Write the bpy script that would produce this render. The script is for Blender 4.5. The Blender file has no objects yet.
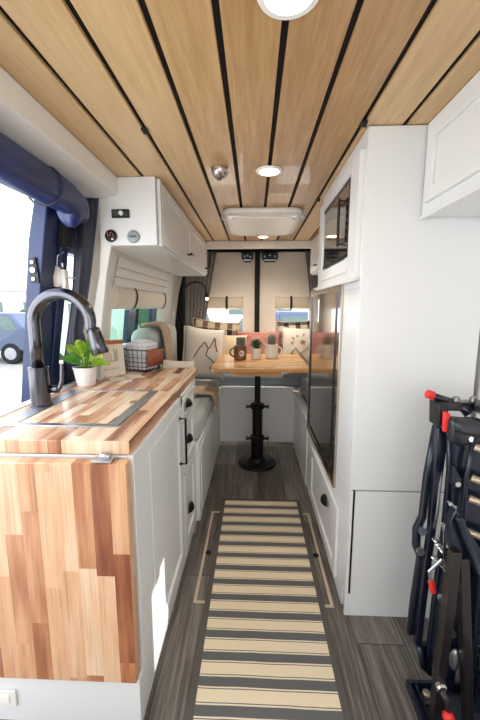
import bpy, math, random
from mathutils import Vector, Matrix
random.seed(7)
PI = math.pi
scene = bpy.context.scene
COL = scene.collection
# ------------------------------------------------------------------ materials
def lin(c):
    return tuple(((v/255)/12.92 if v/255 <= .04045 else ((v/255+.055)/1.055)**2.4) for v in c) + (1,)
def newmat(name):
    m = bpy.data.materials.new(name); m.use_nodes = True
    nt = m.node_tree; b = nt.nodes['Principled BSDF']
    return m, nt, b
def N(nt, t, **kw):
    n = nt.nodes.new(t)
    for k, v in kw.items(): setattr(n, k, v)
    return n
def ramp(nt, fac, stops, interp='LINEAR'):
    r = N(nt, 'ShaderNodeValToRGB'); r.color_ramp.interpolation = interp
    els = r.color_ramp.elements
    while len(els) < len(stops): els.new(.5)
    for e, (p, c) in zip(els, stops): e.position = p; e.color = c
    nt.links.new(fac, r.inputs[0]); return r.outputs[0]
def math_(nt, op, a, b=None):
    n = N(nt, 'ShaderNodeMath', operation=op)
    for i, v in enumerate((a, b)):
        if v is None: continue
        if isinstance(v, (int, float)): n.inputs[i].default_value = v
        else: nt.links.new(v, n.inputs[i])
    return n.outputs[0]
def objxyz(nt):
    tc = N(nt, 'ShaderNodeTexCoord'); s = N(nt, 'ShaderNodeSeparateXYZ')
    nt.links.new(tc.outputs['Object'], s.inputs[0]); return tc.outputs['Object'], s.outputs
def comb(nt, x, y, z=0.0):
    c = N(nt, 'ShaderNodeCombineXYZ')
    for i, v in enumerate((x, y, z)):
        if isinstance(v, (int, float)): c.inputs[i].default_value = v
        else: nt.links.new(v, c.inputs[i])
    return c.outputs[0]
def noise(nt, vec, scale, detail=3, rough=.55):
    n = N(nt, 'ShaderNodeTexNoise'); n.inputs['Scale'].default_value = scale
    n.inputs['Detail'].default_value = detail; n.inputs['Roughness'].default_value = rough
    nt.links.new(vec, n.inputs['Vector']); return n.outputs['Fac']
def mix(nt, fac, a, b, mode='MIX'):
    n = N(nt, 'ShaderNodeMix', data_type='RGBA', blend_type=mode)
    for i, v in ((0, fac), (6, a), (7, b)):
        if isinstance(v, (int, float)): n.inputs[i].default_value = v
        elif isinstance(v, tuple): n.inputs[i].default_value = v
        else: nt.links.new(v, n.inputs[i])
    return n.outputs[2]
def bump(nt, b, h, strength=.2, dist=.002):
    n = N(nt, 'ShaderNodeBump'); n.inputs['Strength'].default_value = strength; n.inputs['Distance'].default_value = dist
    nt.links.new(h, n.inputs['Height']); nt.links.new(n.outputs[0], b.inputs['Normal'])
def plain(name, rgb, rough=.5, metal=0, var=.06, scale=12, bmp=0, bscale=200, coat=0):
    m, nt, b = newmat(name)
    vec, _ = objxyz(nt)
    c = lin(rgb); d = tuple(max(0, v*(1-var*2)) for v in c[:3]) + (1,)
    nt.links.new(ramp(nt, noise(nt, vec, scale), [(.3, d), (.6, c)]), b.inputs['Base Color'])
    b.inputs['Roughness'].default_value = rough; b.inputs['Metallic'].default_value = metal
    if coat: b.inputs['Coat Weight'].default_value = coat; b.inputs['Coat Roughness'].default_value = .08
    if bmp: bump(nt, b, noise(nt, vec, bscale, 2), bmp)
    return m
def fabric(name, rgb, var=.12, scale=350, rough=.95, bmp=.5, rgb2=None):
    m, nt, b = newmat(name); vec, s = objxyz(nt)
    c = lin(rgb); d = lin(rgb2) if rgb2 else tuple(v*(1-var*2) for v in c[:3])+(1,)
    n1 = noise(nt, vec, scale, 2); n2 = noise(nt, vec, 9, 3)
    f = math_(nt, 'ADD', math_(nt, 'MULTIPLY', n1, .6), math_(nt, 'MULTIPLY', n2, .4))
    nt.links.new(ramp(nt, f, [(.38, d), (.6, c)]), b.inputs['Base Color'])
    b.inputs['Roughness'].default_value = rough; b.inputs['Sheen Weight'].default_value = .15
    bump(nt, b, n1, bmp, .003); return m
def emit(name, rgb, st):
    m, nt, b = newmat(name); vec, _ = objxyz(nt)
    nt.links.new(ramp(nt, noise(nt, vec, 5), [(0, lin(rgb)), (1, lin(rgb))]), b.inputs['Emission Color'])
    b.inputs['Emission Strength'].default_value = st; b.inputs['Base Color'].default_value = lin(rgb); return m
def butcher(name, long, w=.042, l=.30, rough=.35, pal=None, off=0.0, coat=.25, wnw=.6, gw=.8):
    m, nt, b = newmat(name); vec, s = objxyz(nt)
    L = s[long]; o = [s[i] for i in range(3) if i != long]
    ge = N(nt, 'ShaderNodeNewGeometry'); sn = N(nt, 'ShaderNodeSeparateXYZ'); nt.links.new(ge.outputs['True Normal'], sn.inputs[0])
    oi = [i for i in range(3) if i != long]
    side = math_(nt, 'GREATER_THAN', math_(nt, 'ABSOLUTE', sn.outputs[oi[0]]), .6)
    mixA = math_(nt, 'ADD', math_(nt, 'MULTIPLY', o[0], math_(nt, 'SUBTRACT', 1.0, side)), math_(nt, 'MULTIPLY', math_(nt, 'ADD', o[1], .37), side))
    A = math_(nt, 'ADD', mixA, 3.0+off); L2 = math_(nt, 'ADD', L, 5.0+off)
    row = math_(nt, 'FLOOR', math_(nt, 'DIVIDE', A, w))
    wn = N(nt, 'ShaderNodeTexWhiteNoise', noise_dimensions='1D'); nt.links.new(row, wn.inputs['W'])
    cell = math_(nt, 'FLOOR', math_(nt, 'DIVIDE', math_(nt, 'ADD', L2, wn.outputs[0]), l))
    wn2 = N(nt, 'ShaderNodeTexWhiteNoise', noise_dimensions='2D'); nt.links.new(comb(nt, row, cell), wn2.inputs['Vector'])
    shift = math_(nt, 'MULTIPLY', wn2.outputs['Value'], 7.0)
    gv = comb(nt, math_(nt, 'MULTIPLY', L2, 3.5), math_(nt, 'MULTIPLY', A, 26), shift)
    g = noise(nt, gv, 1.1, 3, .5)
    f = math_(nt, 'ADD', math_(nt, 'MULTIPLY', wn2.outputs['Value'], wnw), math_(nt, 'MULTIPLY', math_(nt, 'SUBTRACT', g, .28), gw))
    pal = pal or [(0.05, (238, 220, 196)), (.36, (228, 200, 168)), (.54, (212, 168, 134)), (.66, (184, 130, 98)), (.76, (146, 94, 66)), (.9, (108, 66, 48))]
    col = ramp(nt, f, [(p, lin(c)) for p, c in pal])
    # dark growth streaks
    g2 = noise(nt, comb(nt, math_(nt, 'MULTIPLY', L2, 2.0), math_(nt, 'MULTIPLY', A, 80), shift), 1.5, 3)
    col = mix(nt, math_(nt, 'MULTIPLY', ramp(nt, g2, [(.5, (0,0,0,1)), (.75, (1,1,1,1))]), .35), col, lin((120, 70, 42)))
    nt.links.new(col, b.inputs['Base Color']); b.inputs['Roughness'].default_value = rough
    b.inputs['Coat Weight'].default_value = coat; b.inputs['Coat Roughness'].default_value = .15
    return m
def planks(name, stops, w, l, x0, rough, streak, bmp=.2, coat=0, seam=None):
    m, nt, b = newmat(name); vec, s = objxyz(nt)
    A = math_(nt, 'SUBTRACT', s[0], x0); row = math_(nt, 'FLOOR', math_(nt, 'DIVIDE', A, w))
    wn = N(nt, 'ShaderNodeTexWhiteNoise', noise_dimensions='1D'); nt.links.new(row, wn.inputs['W'])
    Lr = math_(nt, 'ADD', math_(nt, 'DIVIDE', s[1], l), math_(nt, 'MULTIPLY', wn.outputs[0], 3.0))
    cell = math_(nt, 'FLOOR', Lr)
    wn2 = N(nt, 'ShaderNodeTexWhiteNoise', noise_dimensions='2D'); nt.links.new(comb(nt, row, cell), wn2.inputs['Vector'])
    gv = comb(nt, math_(nt, 'MULTIPLY', s[0], 30 if not seam else 55), math_(nt, 'MULTIPLY', s[1], 2.2), math_(nt, 'MULTIPLY', wn2.outputs['Value'], 9))
    g = noise(nt, gv, 1.5, 6, .65)
    fine = noise(nt, comb(nt, math_(nt, 'MULTIPLY', s[0], 160), math_(nt, 'MULTIPLY', s[1], 6), 0.0), 1.2, 3)
    f = math_(nt, 'ADD', math_(nt, 'MULTIPLY', wn2.outputs['Value'], .3 if seam else .42), math_(nt, 'MULTIPLY', g, streak))
    f = math_(nt, 'ADD', f, math_(nt, 'MULTIPLY', fine, .2))
    col = ramp(nt, f, [(p, lin(c)) for p, c in stops])
    if seam:
        fx = math_(nt, 'ABSOLUTE', math_(nt, 'SUBTRACT', math_(nt, 'FRACT', math_(nt, 'DIVIDE', A, w)), .5))
        fy = math_(nt, 'ABSOLUTE', math_(nt, 'SUBTRACT', math_(nt, 'FRACT', Lr), .5))
        e = math_(nt, 'MAXIMUM', math_(nt, 'GREATER_THAN', fx, .5-.0018/w), math_(nt, 'GREATER_THAN', fy, .5-.0018/l))
        col = mix(nt, e, col, lin(seam))
    nt.links.new(col, b.inputs['Base Color']); b.inputs['Roughness'].default_value = rough
    if coat: b.inputs['Coat Weight'].default_value = coat
    bump(nt, b, fine, bmp, .001)
    return m
def rug_mat(name):
    m, nt, b = newmat(name); vec, s = objxyz(nt)
    per = .0902
    wob = math_(nt, 'MULTIPLY', noise(nt, vec, 6, 2), .006)
    f = math_(nt, 'FRACT', math_(nt, 'DIVIDE', math_(nt, 'ADD', math_(nt, 'ADD', s[1], wob), 1.0), per))
    cr, dk = lin((236, 220, 190)), lin((84, 88, 92))
    c = ramp(nt, f, [(0, dk), (.36, cr), (.42, dk), (.455, cr), (.905, dk), (.94, cr)], 'CONSTANT')
    ax = math_(nt, 'ABSOLUTE', s[0])
    bd = math_(nt, 'GREATER_THAN', ax, .238)
    end = math_(nt, 'GREATER_THAN', s[1], .80)
    c = mix(nt, math_(nt, 'MAXIMUM', bd, end), c, lin((72, 70, 70)))
    weave = noise(nt, comb(nt, math_(nt, 'MULTIPLY', s[0], 260), math_(nt, 'MULTIPLY', s[1], 420), 0.0), 1, 1)
    c = mix(nt, math_(nt, 'MULTIPLY', weave, .25), c, lin((150, 140, 122)))
    nt.links.new(c, b.inputs['Base Color']); b.inputs['Roughness'].default_value = .95
    bump(nt, b, weave, .6, .002); return m
def plaid(name, base, c1, c2, per=.14, ax=(0, 2)):
    m, nt, b = newmat(name); vec, s = objxyz(nt)
    def band(v, o, w):
        fr = math_(nt, 'FRACT', math_(nt, 'ADD', math_(nt, 'DIVIDE', v, per), 10.0+o))
        return math_(nt, 'LESS_THAN', fr, w)
    h1, v1 = band(s[ax[0]], .1, .42), band(s[ax[1]], .3, .42)
    f = math_(nt, 'MULTIPLY', math_(nt, 'ADD', h1, v1), .5)
    c = ramp(nt, f, [(0, lin(base)), (.4, lin(c1)), (.9, lin(c2))], 'CONSTANT')
    t = math_(nt, 'MAXIMUM', band(s[ax[0]], .62, .05), band(s[ax[1]], .82, .05))
    c = mix(nt, math_(nt, 'MULTIPLY', t, .7), c, lin((190, 175, 150)))
    n1 = noise(nt, vec, 300, 2)
    nt.links.new(c, b.inputs['Base Color']); b.inputs['Roughness'].default_value = .95; bump(nt, b, n1, .5, .003); return m
def glass(name, tint=(255, 255, 255), rough=0.0, ior=1.3):
    m = bpy.data.materials.new(name); m.use_nodes = True; nt = m.node_tree; nt.nodes.clear()
    o = N(nt, 'ShaderNodeOutputMaterial'); t = N(nt, 'ShaderNodeBsdfTransparent'); g = N(nt, 'ShaderNodeBsdfGlossy')
    g.inputs['Roughness'].default_value = rough
    vec, _ = objxyz(nt)
    nt.links.new(ramp(nt, noise(nt, vec, 2), [(0, lin(tint)), (1, lin(tint))]), t.inputs['Color'])
    fr = N(nt, 'ShaderNodeLayerWeight'); fr.inputs[0].default_value = .5
    fac = math_(nt, 'ADD', math_(nt, 'MULTIPLY', math_(nt, 'POWER', fr.outputs['Facing'], 5.0), ior-1.0), .02)
    mx = N(nt, 'ShaderNodeMixShader'); nt.links.new(fac, mx.inputs[0])
    nt.links.new(t.outputs[0], mx.inputs[1]); nt.links.new(g.outputs[0], mx.inputs[2]); nt.links.new(mx.outputs[0], o.inputs[0])
    return m

M = dict(
 white=plain('white_paint', (229, 231, 232), .38, var=.01, scale=2, coat=.1),
 wall=plain('wall_white', (234, 232, 228), .55, var=.02, scale=3),
 trim=plain('warm_white_trim', (238, 236, 231), .5, var=.015),
 beige=fabric('beige_panel', (236, 226, 212), .03, 120, .85, .1),
 shadew=fabric('ivory_shade', (236, 228, 212), .05, 260, .9, .3), shade=fabric('cream_shade', (226, 212, 190), .06, 260, .9, .3),
 strap=plain('black_strap', (24, 22, 22), .6),
 black=plain('black_metal', (22, 22, 24), .38, .6, var=.1),
 blackp=plain('black_plastic', (18, 19, 22), .5, 0, var=.1),
 bluebk=plain('blue_black_steel', (24, 32, 52), .3, .35, var=.15, coat=.35),
 brz=plain('dark_bronze', (42, 34, 30), .35, .8, var=.15),
 steel=plain('brushed_steel', (184, 186, 190), .36, 1, var=.06, scale=40),
 fsteel=plain('dark_stainless', (92, 92, 98), .2, 1, var=.05, scale=30),
 chrome=plain('chrome', (205, 205, 208), .12, 1, var=.02),
 nickel=plain('brushed_nickel', (190, 180, 168), .25, 1, var=.04),
 navy=plain('navy_body_paint', (26, 44, 88), .45, .1, var=.12, scale=3, coat=.15),
 navyfab=fabric('navy_screen_cloth', (40, 42, 62), .15, 300, .6, .2),
 navyroll=plain('navy_vinyl', (24, 46, 104), .38, 0, var=.25, scale=6, coat=.2),
 rubber=plain('rubber_seal', (176, 180, 192), .4),
 gap=plain('black_felt', (14, 13, 14), .8),
 curtain=fabric('grey_curtain', (136, 128, 126), .1, 300, .9, .3),
 cush=fabric('grey_upholstery', (184, 190, 188), .06, 420, .95, .4),
 cushd=fabric('slate_upholstery', (132, 142, 148), .06, 420, .95, .4),
 throw=fabric('tan_knit', (196, 172, 146), .12, 160, .95, .9),
 pilw=fabric('natural_cotton', (228, 220, 208), .05, 200, .95, .5),
 pilc=fabric('cream_linen', (232, 208, 170), .06, 200, .95, .4),
 pink=fabric('rose_print', (178, 110, 100), .2, 60, .95, .5, (214, 160, 146)),
 plaidb=plaid('brown_plaid', (212, 196, 168), (120, 96, 82), (36, 34, 40), .13),
 plaidk=plaid('black_cream_plaid', (220, 206, 186), (104, 92, 86), (26, 25, 28), .12),
 stitch=plain('brown_thread', (120, 74, 54), .9),
 gold=plain('gold_thread', (176, 122, 62), .8),
 floor=planks('floor_planks', [(.30, (34, 29, 26)), (.45, (58, 51, 46)), (.60, (86, 79, 73)), (.80, (136, 129, 121))], .185, 1.22, -.33, .4, .75, .25, .15, (40, 37, 35)),
 ceil=planks('oak_ceiling_planks', [(.25, (136, 98, 60)), (.45, (170, 130, 86)), (.62, (192, 154, 106)), (.85, (214, 182, 136))], .151, 9, -.841, .42, .62, .08, .1),
 cy=butcher('acacia_block_lengthwise', 1),
 cz=butcher('acacia_block_upright', 2, .052, .36, pal=[(0.05, (236, 206, 174)), (.30, (222, 178, 140)), (.5, (206, 152, 112)), (.64, (178, 118, 80)), (.78, (144, 86, 58)), (.92, (108, 58, 38))], off=.31, wnw=.62, gw=.62),
 cl=butcher('acacia_block_lid', 1, .034, .26, off=.17),
 cx=butcher('acacia_block_crosswise', 0, .04, .32, pal=[(0.0, (238, 200, 140)), (.4, (222, 172, 108)), (.65, (200, 142, 82)), (.85, (160, 100, 56)), (.97, (116, 68, 40))], off=.53),
 rug=rug_mat('striped_flatweave'),
 hatch=plain('beige_trim', (196, 180, 158), .6),
 lampon=emit('lamp_diffuser', (255, 240, 215), 9),
 bulb=emit('warm_bulb', (255, 205, 130), 14),
 lampoff=plain('lamp_ring_white', (240, 238, 232), .4, var=.01),
 dglass=plain('dark_oven_glass', (34, 32, 32), .06, .3, var=.05, coat=1),
 clear=glass('clear_glass'),
 tint=glass('tinted_glass', (214, 228, 222), ior=1.08),
 leaf=plain('leaf_green', (158, 204, 62), .35, 0, .25, 22, coat=.3),
 rose=plain('rose_marks', (176, 104, 108), .5), leaf2=plain('leaf_green_deep', (86, 148, 44), .4, 0, .3, 26, coat=.2), leaf3=plain('leaf_green_lime', (186, 214, 92), .4, 0, .2, 20, coat=.2),
 leafd=plain('succulent_green', (64, 96, 56), .5, 0, .3, 40),
 cactus=fabric('grey_cactus', (120, 122, 116), .25, 120, .9, .8),
 potw=plain('textured_white_pot', (232, 230, 228), .6, 0, .03, 30, .5, 130),
 ceram=plain('white_ceramic', (236, 228, 214), .3, 0, .02, coat=.4),
 brown=plain('brown_ceramic', (122, 74, 46), .35, 0, .15, coat=.4),
 soil=plain('soil', (50, 38, 30), .95, 0, .3, 200),
 leather=plain('tan_leather', (160, 88, 56), .6, 0, .2, 60, .2),
 rail=plain('reddish_wood', (186, 106, 66), .5, 0, .2, 30),
 paper=plain('card_paper', (228, 218, 202), .7, 0, .02),
 board=plain('sign_board', (226, 218, 204), .6, 0, .03),
 greyink=plain('grey_ink', (150, 150, 152), .7), brownink=plain('brown_ink', (196, 148, 118), .7),
 red=plain('red_plastic', (222, 46, 40), .4, 0, .05),
 zinc=plain('zinc_plated', (178, 182, 190), .3, .9, .1), tanbar=plain('worn_bar', (196, 180, 160), .35, .7, .1),
 brownst=plain('bronze_steel', (52, 46, 48), .3, .6, .12, coat=.3),
 vinyl=plain('black_vinyl', (30, 33, 44), .35, 0, .1, 30, .15, 120, coat=.2),
 gauge=plain('gauge_face', (22, 22, 26), .25, coat=.6), gaugeg=plain('gauge_grey', (150, 158, 158), .3, .5),
 lcd=plain('lcd_grey', (70, 84, 88), .3),
 whp=plain('white_plastic', (236, 234, 228), .35, 0, .02, coat=.2),
 asph=plain('pale_concrete', (214, 208, 198), .9, 0, .08, .8),
 hedge=plain('hedge_green', (92, 128, 78), .9, 0, .5, 3.5),
 suv=plain('suv_blue_paint', (84, 100, 132), .3, .3, .06, coat=.6),
 van=plain('pale_van_paint', (170, 190, 182), .35, 0, .04, coat=.5),
 vangr=plain('sage_van_paint', (84, 112, 92), .35, 0, .1, coat=.5),
 cargl=plain('car_glass', (84, 108, 112), .1, 0, .2, coat=1),
 tyre=plain('tyre_rubber', (40, 40, 42), .9),
 build=plain('pale_siding', (222, 222, 218), .8, 0, .04),
)
def cloth_check(name):
    m, nt, b = newmat(name); vec, s = objxyz(nt)
    def ln(v, per, w):
        return math_(nt, 'LESS_THAN', math_(nt, 'FRACT', math_(nt, 'ADD', math_(nt, 'DIVIDE', v, per), 20.)), w)
    l = math_(nt, 'MAXIMUM', ln(math_(nt, 'ADD', s[0], s[1]), .024, .12), ln(s[2], .024, .12))
    nt.links.new(mix(nt, math_(nt, 'MULTIPLY', l, .6), lin((226, 226, 232)), lin((110, 112, 130))), b.inputs['Base Color'])
    b.inputs['Roughness'].default_value = .95; bump(nt, b, noise(nt, vec, 60, 3), .4, .004); return m
M['check'] = cloth_check('white_windowpane_cloth')

# ------------------------------------------------------------------ mesh helper
ORG = {}
class MB:
    def __init__(s): s.v = []; s.f = []
    def add(s, vs, fs):
        o = len(s.v); s.v += [tuple(v) for v in vs]; s.f += [tuple(i+o for i in f) for f in fs]; return s
    def box(s, x0, x1, y0, y1, z0, z1):
        x0, x1 = sorted((x0, x1)); y0, y1 = sorted((y0, y1)); z0, z1 = sorted((z0, z1))
        return s.add([(x0,y0,z0),(x1,y0,z0),(x1,y1,z0),(x0,y1,z0),(x0,y0,z1),(x1,y0,z1),(x1,y1,z1),(x0,y1,z1)],
                     [(0,3,2,1),(4,5,6,7),(0,1,5,4),(1,2,6,5),(2,3,7,6),(3,0,4,7)])
    def prism(s, poly, axis, c0, c1):
        def P(a, b, c): return {'y': (a, c, b), 'x': (c, a, b), 'z': (a, b, c)}[axis]
        n = len(poly); vs = [P(a, b, c0) for a, b in poly] + [P(a, b, c1) for a, b in poly]
        fs = [tuple(range(n)), tuple(range(2*n-1, n-1, -1))] + [(i, (i+1) % n, n+(i+1) % n, n+i) for i in range(n)]
        return s.add(vs, fs)
    def bar(s, a, b, w, h, up=(0, 0, 1)):
        a, b = Vector(a), Vector(b); d = (b-a).normalized(); u = Vector(up)
        if abs(d.dot(u)) > .98: u = Vector((0, 1, 0))
        r = d.cross(u).normalized(); u = r.cross(d).normalized(); vs = []
        for p in (a, b):
            for i, j in ((-1,-1),(1,-1),(1,1),(-1,1)): vs.append(p+r*i*w/2+u*j*h/2)
        return s.add(vs, [(0,1,2,3),(7,6,5,4),(0,4,5,1),(1,5,6,2),(2,6,7,3),(3,7,4,0)])
    def tube(s, pts, r, n=10, cap=True, closed=False):
        pts = [Vector(p) for p in pts]; m = len(pts); rs = r if isinstance(r, (list, tuple)) else [r]*m
        vs = []; fs = []; prev = None
        for i, p in enumerate(pts):
            if closed: t = pts[(i+1) % m]-pts[(i-1) % m]
            else: t = pts[min(i+1, m-1)]-pts[max(i-1, 0)]
            t.normalize()
            if prev is None:
                u = Vector((0, 0, 1)) if abs(t.z) < .9 else Vector((1, 0, 0)); u = (u-t*u.dot(t)).normalized()
            else: u = (prev-t*prev.dot(t)).normalized()
            prev = u; w = t.cross(u)
            for k in range(n):
                a = 2*PI*k/n; vs.append(p+(u*math.cos(a)+w*math.sin(a))*rs[i])
        for i in range(m if closed else m-1):
            j = (i+1) % m
            for k in range(n): fs.append((i*n+k, i*n+(k+1) % n, j*n+(k+1) % n, j*n+k))
        if cap and not closed: fs += [tuple(range(n-1, -1, -1)), tuple(range((m-1)*n, m*n))]
        return s.add(vs, fs)
    def lathe(s, c, prof, n=28, axis='z'):
        vs = []; fs = []; m = len(prof)
        for r, h in prof:
            for k in range(n):
                a = 2*PI*k/n; x, y = r*math.cos(a), r*math.sin(a)
                vs.append({'z': (c[0]+x, c[1]+y, c[2]+h), 'y': (c[0]+x, c[1]+h, c[2]+y), 'x': (c[0]+h, c[1]+x, c[2]+y)}[axis])
        for i in range(m-1):
            for k in range(n): fs.append((i*n+k, i*n+(k+1) % n, (i+1)*n+(k+1) % n, (i+1)*n+k))
        fs += [tuple(range(n-1, -1, -1)), tuple(range((m-1)*n, m*n))]
        return s.add(vs, fs)
    def ball(s, c, r, n=14):
        rx, ry, rz = r if isinstance(r, (list, tuple)) else (r, r, r); vs = []; fs = []
        for i in range(1, n//2+1):
            t = PI*i/(n//2+1)
            for k in range(n): a = 2*PI*k/n; vs.append((c[0]+rx*math.sin(t)*math.cos(a), c[1]+ry*math.sin(t)*math.sin(a), c[2]+rz*math.cos(t)))
        m = n//2
        for i in range(m-1):
            for k in range(n): fs.append((i*n+k, (i+1)*n+k, (i+1)*n+(k+1) % n, i*n+(k+1) % n))
        vs += [(c[0], c[1], c[2]+rz), (c[0], c[1], c[2]-rz)]; T = len(vs)-2
        for k in range(n): fs += [(T, k, (k+1) % n), (T+1, (m-1)*n+(k+1) % n, (m-1)*n+k)]
        return s.add(vs, fs)
    def sheet(s, fn, nu, nv):
        vs = [fn(i/nu, j/nv) for j in range(nv+1) for i in range(nu+1)]
        fs = [(j*(nu+1)+i, j*(nu+1)+i+1, (j+1)*(nu+1)+i+1, (j+1)*(nu+1)+i) for j in range(nv) for i in range(nu)]
        return s.add(vs, fs)
    def build(s, name, mat, parent=None, loc=(0, 0, 0), bevel=0, smooth=False, solid=0, sub=0):
        org = ORG[parent.name] if parent else Vector(loc)
        me = bpy.data.meshes.new(name); me.from_pydata([Vector(v)-org for v in s.v], [], s.f); me.validate()
        import bmesh
        bm = bmesh.new(); bm.from_mesh(me); bmesh.ops.recalc_face_normals(bm, faces=bm.faces); bm.to_mesh(me); bm.free()
        me.materials.append(M[mat] if isinstance(mat, str) else mat)
        o = bpy.data.objects.new(name, me); COL.objects.link(o)
        if parent: o.parent = parent
        else: o.location = loc
        ORG[o.name] = Vector(org)
        if solid: md = o.modifiers.new('solid', 'SOLIDIFY'); md.thickness = solid; md.offset = 0
        if bevel: md = o.modifiers.new('bevel', 'BEVEL'); md.width = bevel; md.segments = 2; md.limit_method = 'ANGLE'
        if sub: md = o.modifiers.new('sub', 'SUBSURF'); md.levels = sub; md.render_levels = sub
        if smooth:
            for p in me.polygons: p.use_smooth = True
        else:
            for p in me.polygons: p.use_smooth = True
            me.set_sharp_from_angle(angle=math.radians(34))
        return o
def pieces(name, mat, parent, makers, smooth=False, label=None):
    for mk_ in makers:
        q_ = MB(); mk_(q_); o_ = q_.build(name, mat, parent, smooth=smooth)
        if label: o_['label'] = label
def tag(o, label, cat, group=None, kind=None):
    o['label'] = label; o['category'] = cat
    if group: o['group'] = group
    if kind: o['kind'] = kind
    return o
def thing(name, label, cat, loc=(0, 0, 0), group=None):
    o = bpy.data.objects.new(name, None); COL.objects.link(o); o.location = loc; o.empty_display_size = .05
    ORG[o.name] = Vector(loc); return tag(o, label, cat, group)
def struct(name, mb, mat, parent=None, **kw):
    o = mb.build(name, mat, parent, **kw)
    if not parent: o['kind'] = 'structure'
    return o
def text_mesh(name, body, size, mat, parent, mw, ext=.0006):
    """lettering as a mesh; mw = world matrix of the text plane"""
    cu = bpy.data.curves.new(name, 'FONT'); cu.body = body; cu.size = size; cu.extrude = ext; cu.align_x = 'CENTER'; cu.align_y = 'CENTER'; cu.resolution_u = 2
    t = bpy.data.objects.new(name+'_src', cu); COL.objects.link(t)
    dg = bpy.context.evaluated_depsgraph_get(); me = bpy.data.meshes.new_from_object(t.evaluated_get(dg))
    COL.objects.unlink(t); bpy.data.objects.remove(t)
    me.transform(mw); me.transform(Matrix.Translation(-ORG[parent.name]))
    me.materials.clear(); me.materials.append(M[mat])
    o = bpy.data.objects.new(name, me); COL.objects.link(o); o.parent = parent; ORG[o.name] = ORG[parent.name]; return o

# ================================================================== SETTING
CZ = 1.92
struct('floor', MB().box(-.92, .92, -1.3, 3.98, -.03, 0), 'floor')
cm = MB()
xs = [-.848+.151*i for i in range(12)]
seams = [-.691, -.540, -.389, -.236, -.084, .066, .216, .368, .516, .668]
edges = [-.86]+seams+[.86]
for a, b in zip(edges[:-1], edges[1:]): cm.box(a+.0085, b-.0085, -1.3, 3.5, CZ, CZ+.012)
ceil = struct('ceiling', cm, 'ceil', bevel=.002)
struct('ceiling_backing', MB().box(-.95, .95, -1.3, 3.98, CZ+.0125, CZ+.03), 'gap', ceil)
# --- left wall: leaning van side profile
def wx(z):   # inner face
    pts = [(0, -.90), (1.1, -.885), (1.45, -.835), (1.6, -.795), (1.92, -.70)]
    for (z0, x0), (z1, x1) in zip(pts[:-1], pts[1:]):
        if z <= z1: return x0+(x1-x0)*(z-z0)/(z1-z0)
    return pts[-1][1]
def wallseg(mb, y0, y1, z0, z1, t=.06):
    zs = [z0]+[z for z in (1.1, 1.45, 1.6) if z0 < z < z1]+[z1]
    mb.prism([(wx(z), z) for z in zs]+[(wx(z)-t, z) for z in reversed(zs)], 'y', y0, y1)
wl = MB()
wallseg(wl, 1.80, 2.06, 0, CZ); wallseg(wl, 2.06, 3.32, 0, 1.04); wallseg(wl, 2.06, 3.32, 1.42, CZ); wallseg(wl, 3.32, 3.98, 0, CZ)
left = struct('wall_left', wl, 'wall')
# pillar closing the galley wall beside the sliding opening
def strip(z, l=True):
    pts = [(.90, -.90, -.80), (1.19, -.845, -.79), (1.47, -.782, -.745), (1.60, -.770, -.715), (1.86, -.765, -.665)]
    return pts
pp = strip(0)
struct('trim_1', MB().prism([(p[2], p[0]) for p in pp]+[(p[1], p[0]) for p in reversed(pp)], 'y', 1.785, 1.80), 'trim', bevel=.004)
# lower left wall in front part (behind the galley, below the counter)
struct('wall_front', MB().box(-.95, -.90, .98, 1.8, 0, .90), 'wall')
# header beam above the sliding opening
struct('trim_2', MB().prism([(-.66, CZ), (-.66, 1.835), (-.755, 1.822), (-.86, 1.822), (-.86, CZ)], 'y', -1.2, 1.785), 'trim', bevel=.006)
struct('trim_3', MB().box(-.94, -.895, .4, 1.80, .86, .917), 'trim', bevel=.004)    # sill behind the counter
# right wall, cab side window, and an unseen slot sized for the sun patch
wr = MB()
wr.box(.86, .92, .64, 3.98, 0, CZ); wr.box(.86, .92, -.55, .42, 0, CZ); wr.box(.86, .92, .42, .64, 0, .74); wr.box(.86, .92, .42, .64, 1.08, CZ); wr.box(.86, .92, -1.3, -.55, 0, .95); wr.box(.86, .92, -1.3, -1.2, .95, CZ)
struct('wall_right', wr, 'wall')
struct('wall_cab_left', MB().box(-.95, -.89, -.55, .05, 0, CZ).box(-.95, -.89, -1.3, -.55, 0, .95).box(-.95, -.89, -1.3, -1.2, .95, CZ), 'wall')
struct('wall_cab_front', MB().box(-.92, .92, -1.36, -1.3, 0, .98).box(-.92, .92, -1.36, -1.3, 1.78, CZ), 'wall')
# rear: beam, door jambs
struct('trim_4', MB().box(-.455, .535, 3.44, 3.50, 1.852, 1.919), 'trim', bevel=.004)
struct('wall_back', MB().box(-.90, -.73, 3.92, 3.97, 0, CZ).box(.73, .90, 3.92, 3.97, 0, CZ).box(-.73, .73, 3.92, 3.97, 1.885, CZ), 'gap')
def reardoor(n, x0, x1, wa, wb):
    d = MB(); y0, y1 = 3.90, 3.94
    d.box(x0, x1, y0, y1, 0, .84); d.box(x0, x1, y0, y1, 1.34, 1.884); d.box(x0, wa, y0, y1, .84, 1.34); d.box(wb, x1, y0, y1, .84, 1.34)
    o = struct(n, d, 'beige', bevel=.004)
    p = struct('window_pane', MB().box(wa-.004, wb+.004, 3.915, 3.921, .836, 1.344), 'clear', o); p['label'] = 'clear glass pane'
    return o
reardoor('door_1', -.72, .012, -.585, -.125)
reardoor('door_2', .056, .72, .24, .60)
struct('trim_5', MB().box(.007, .061, 3.855, 3.897, .2, 1.884), 'gap', bevel=.006)
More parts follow.
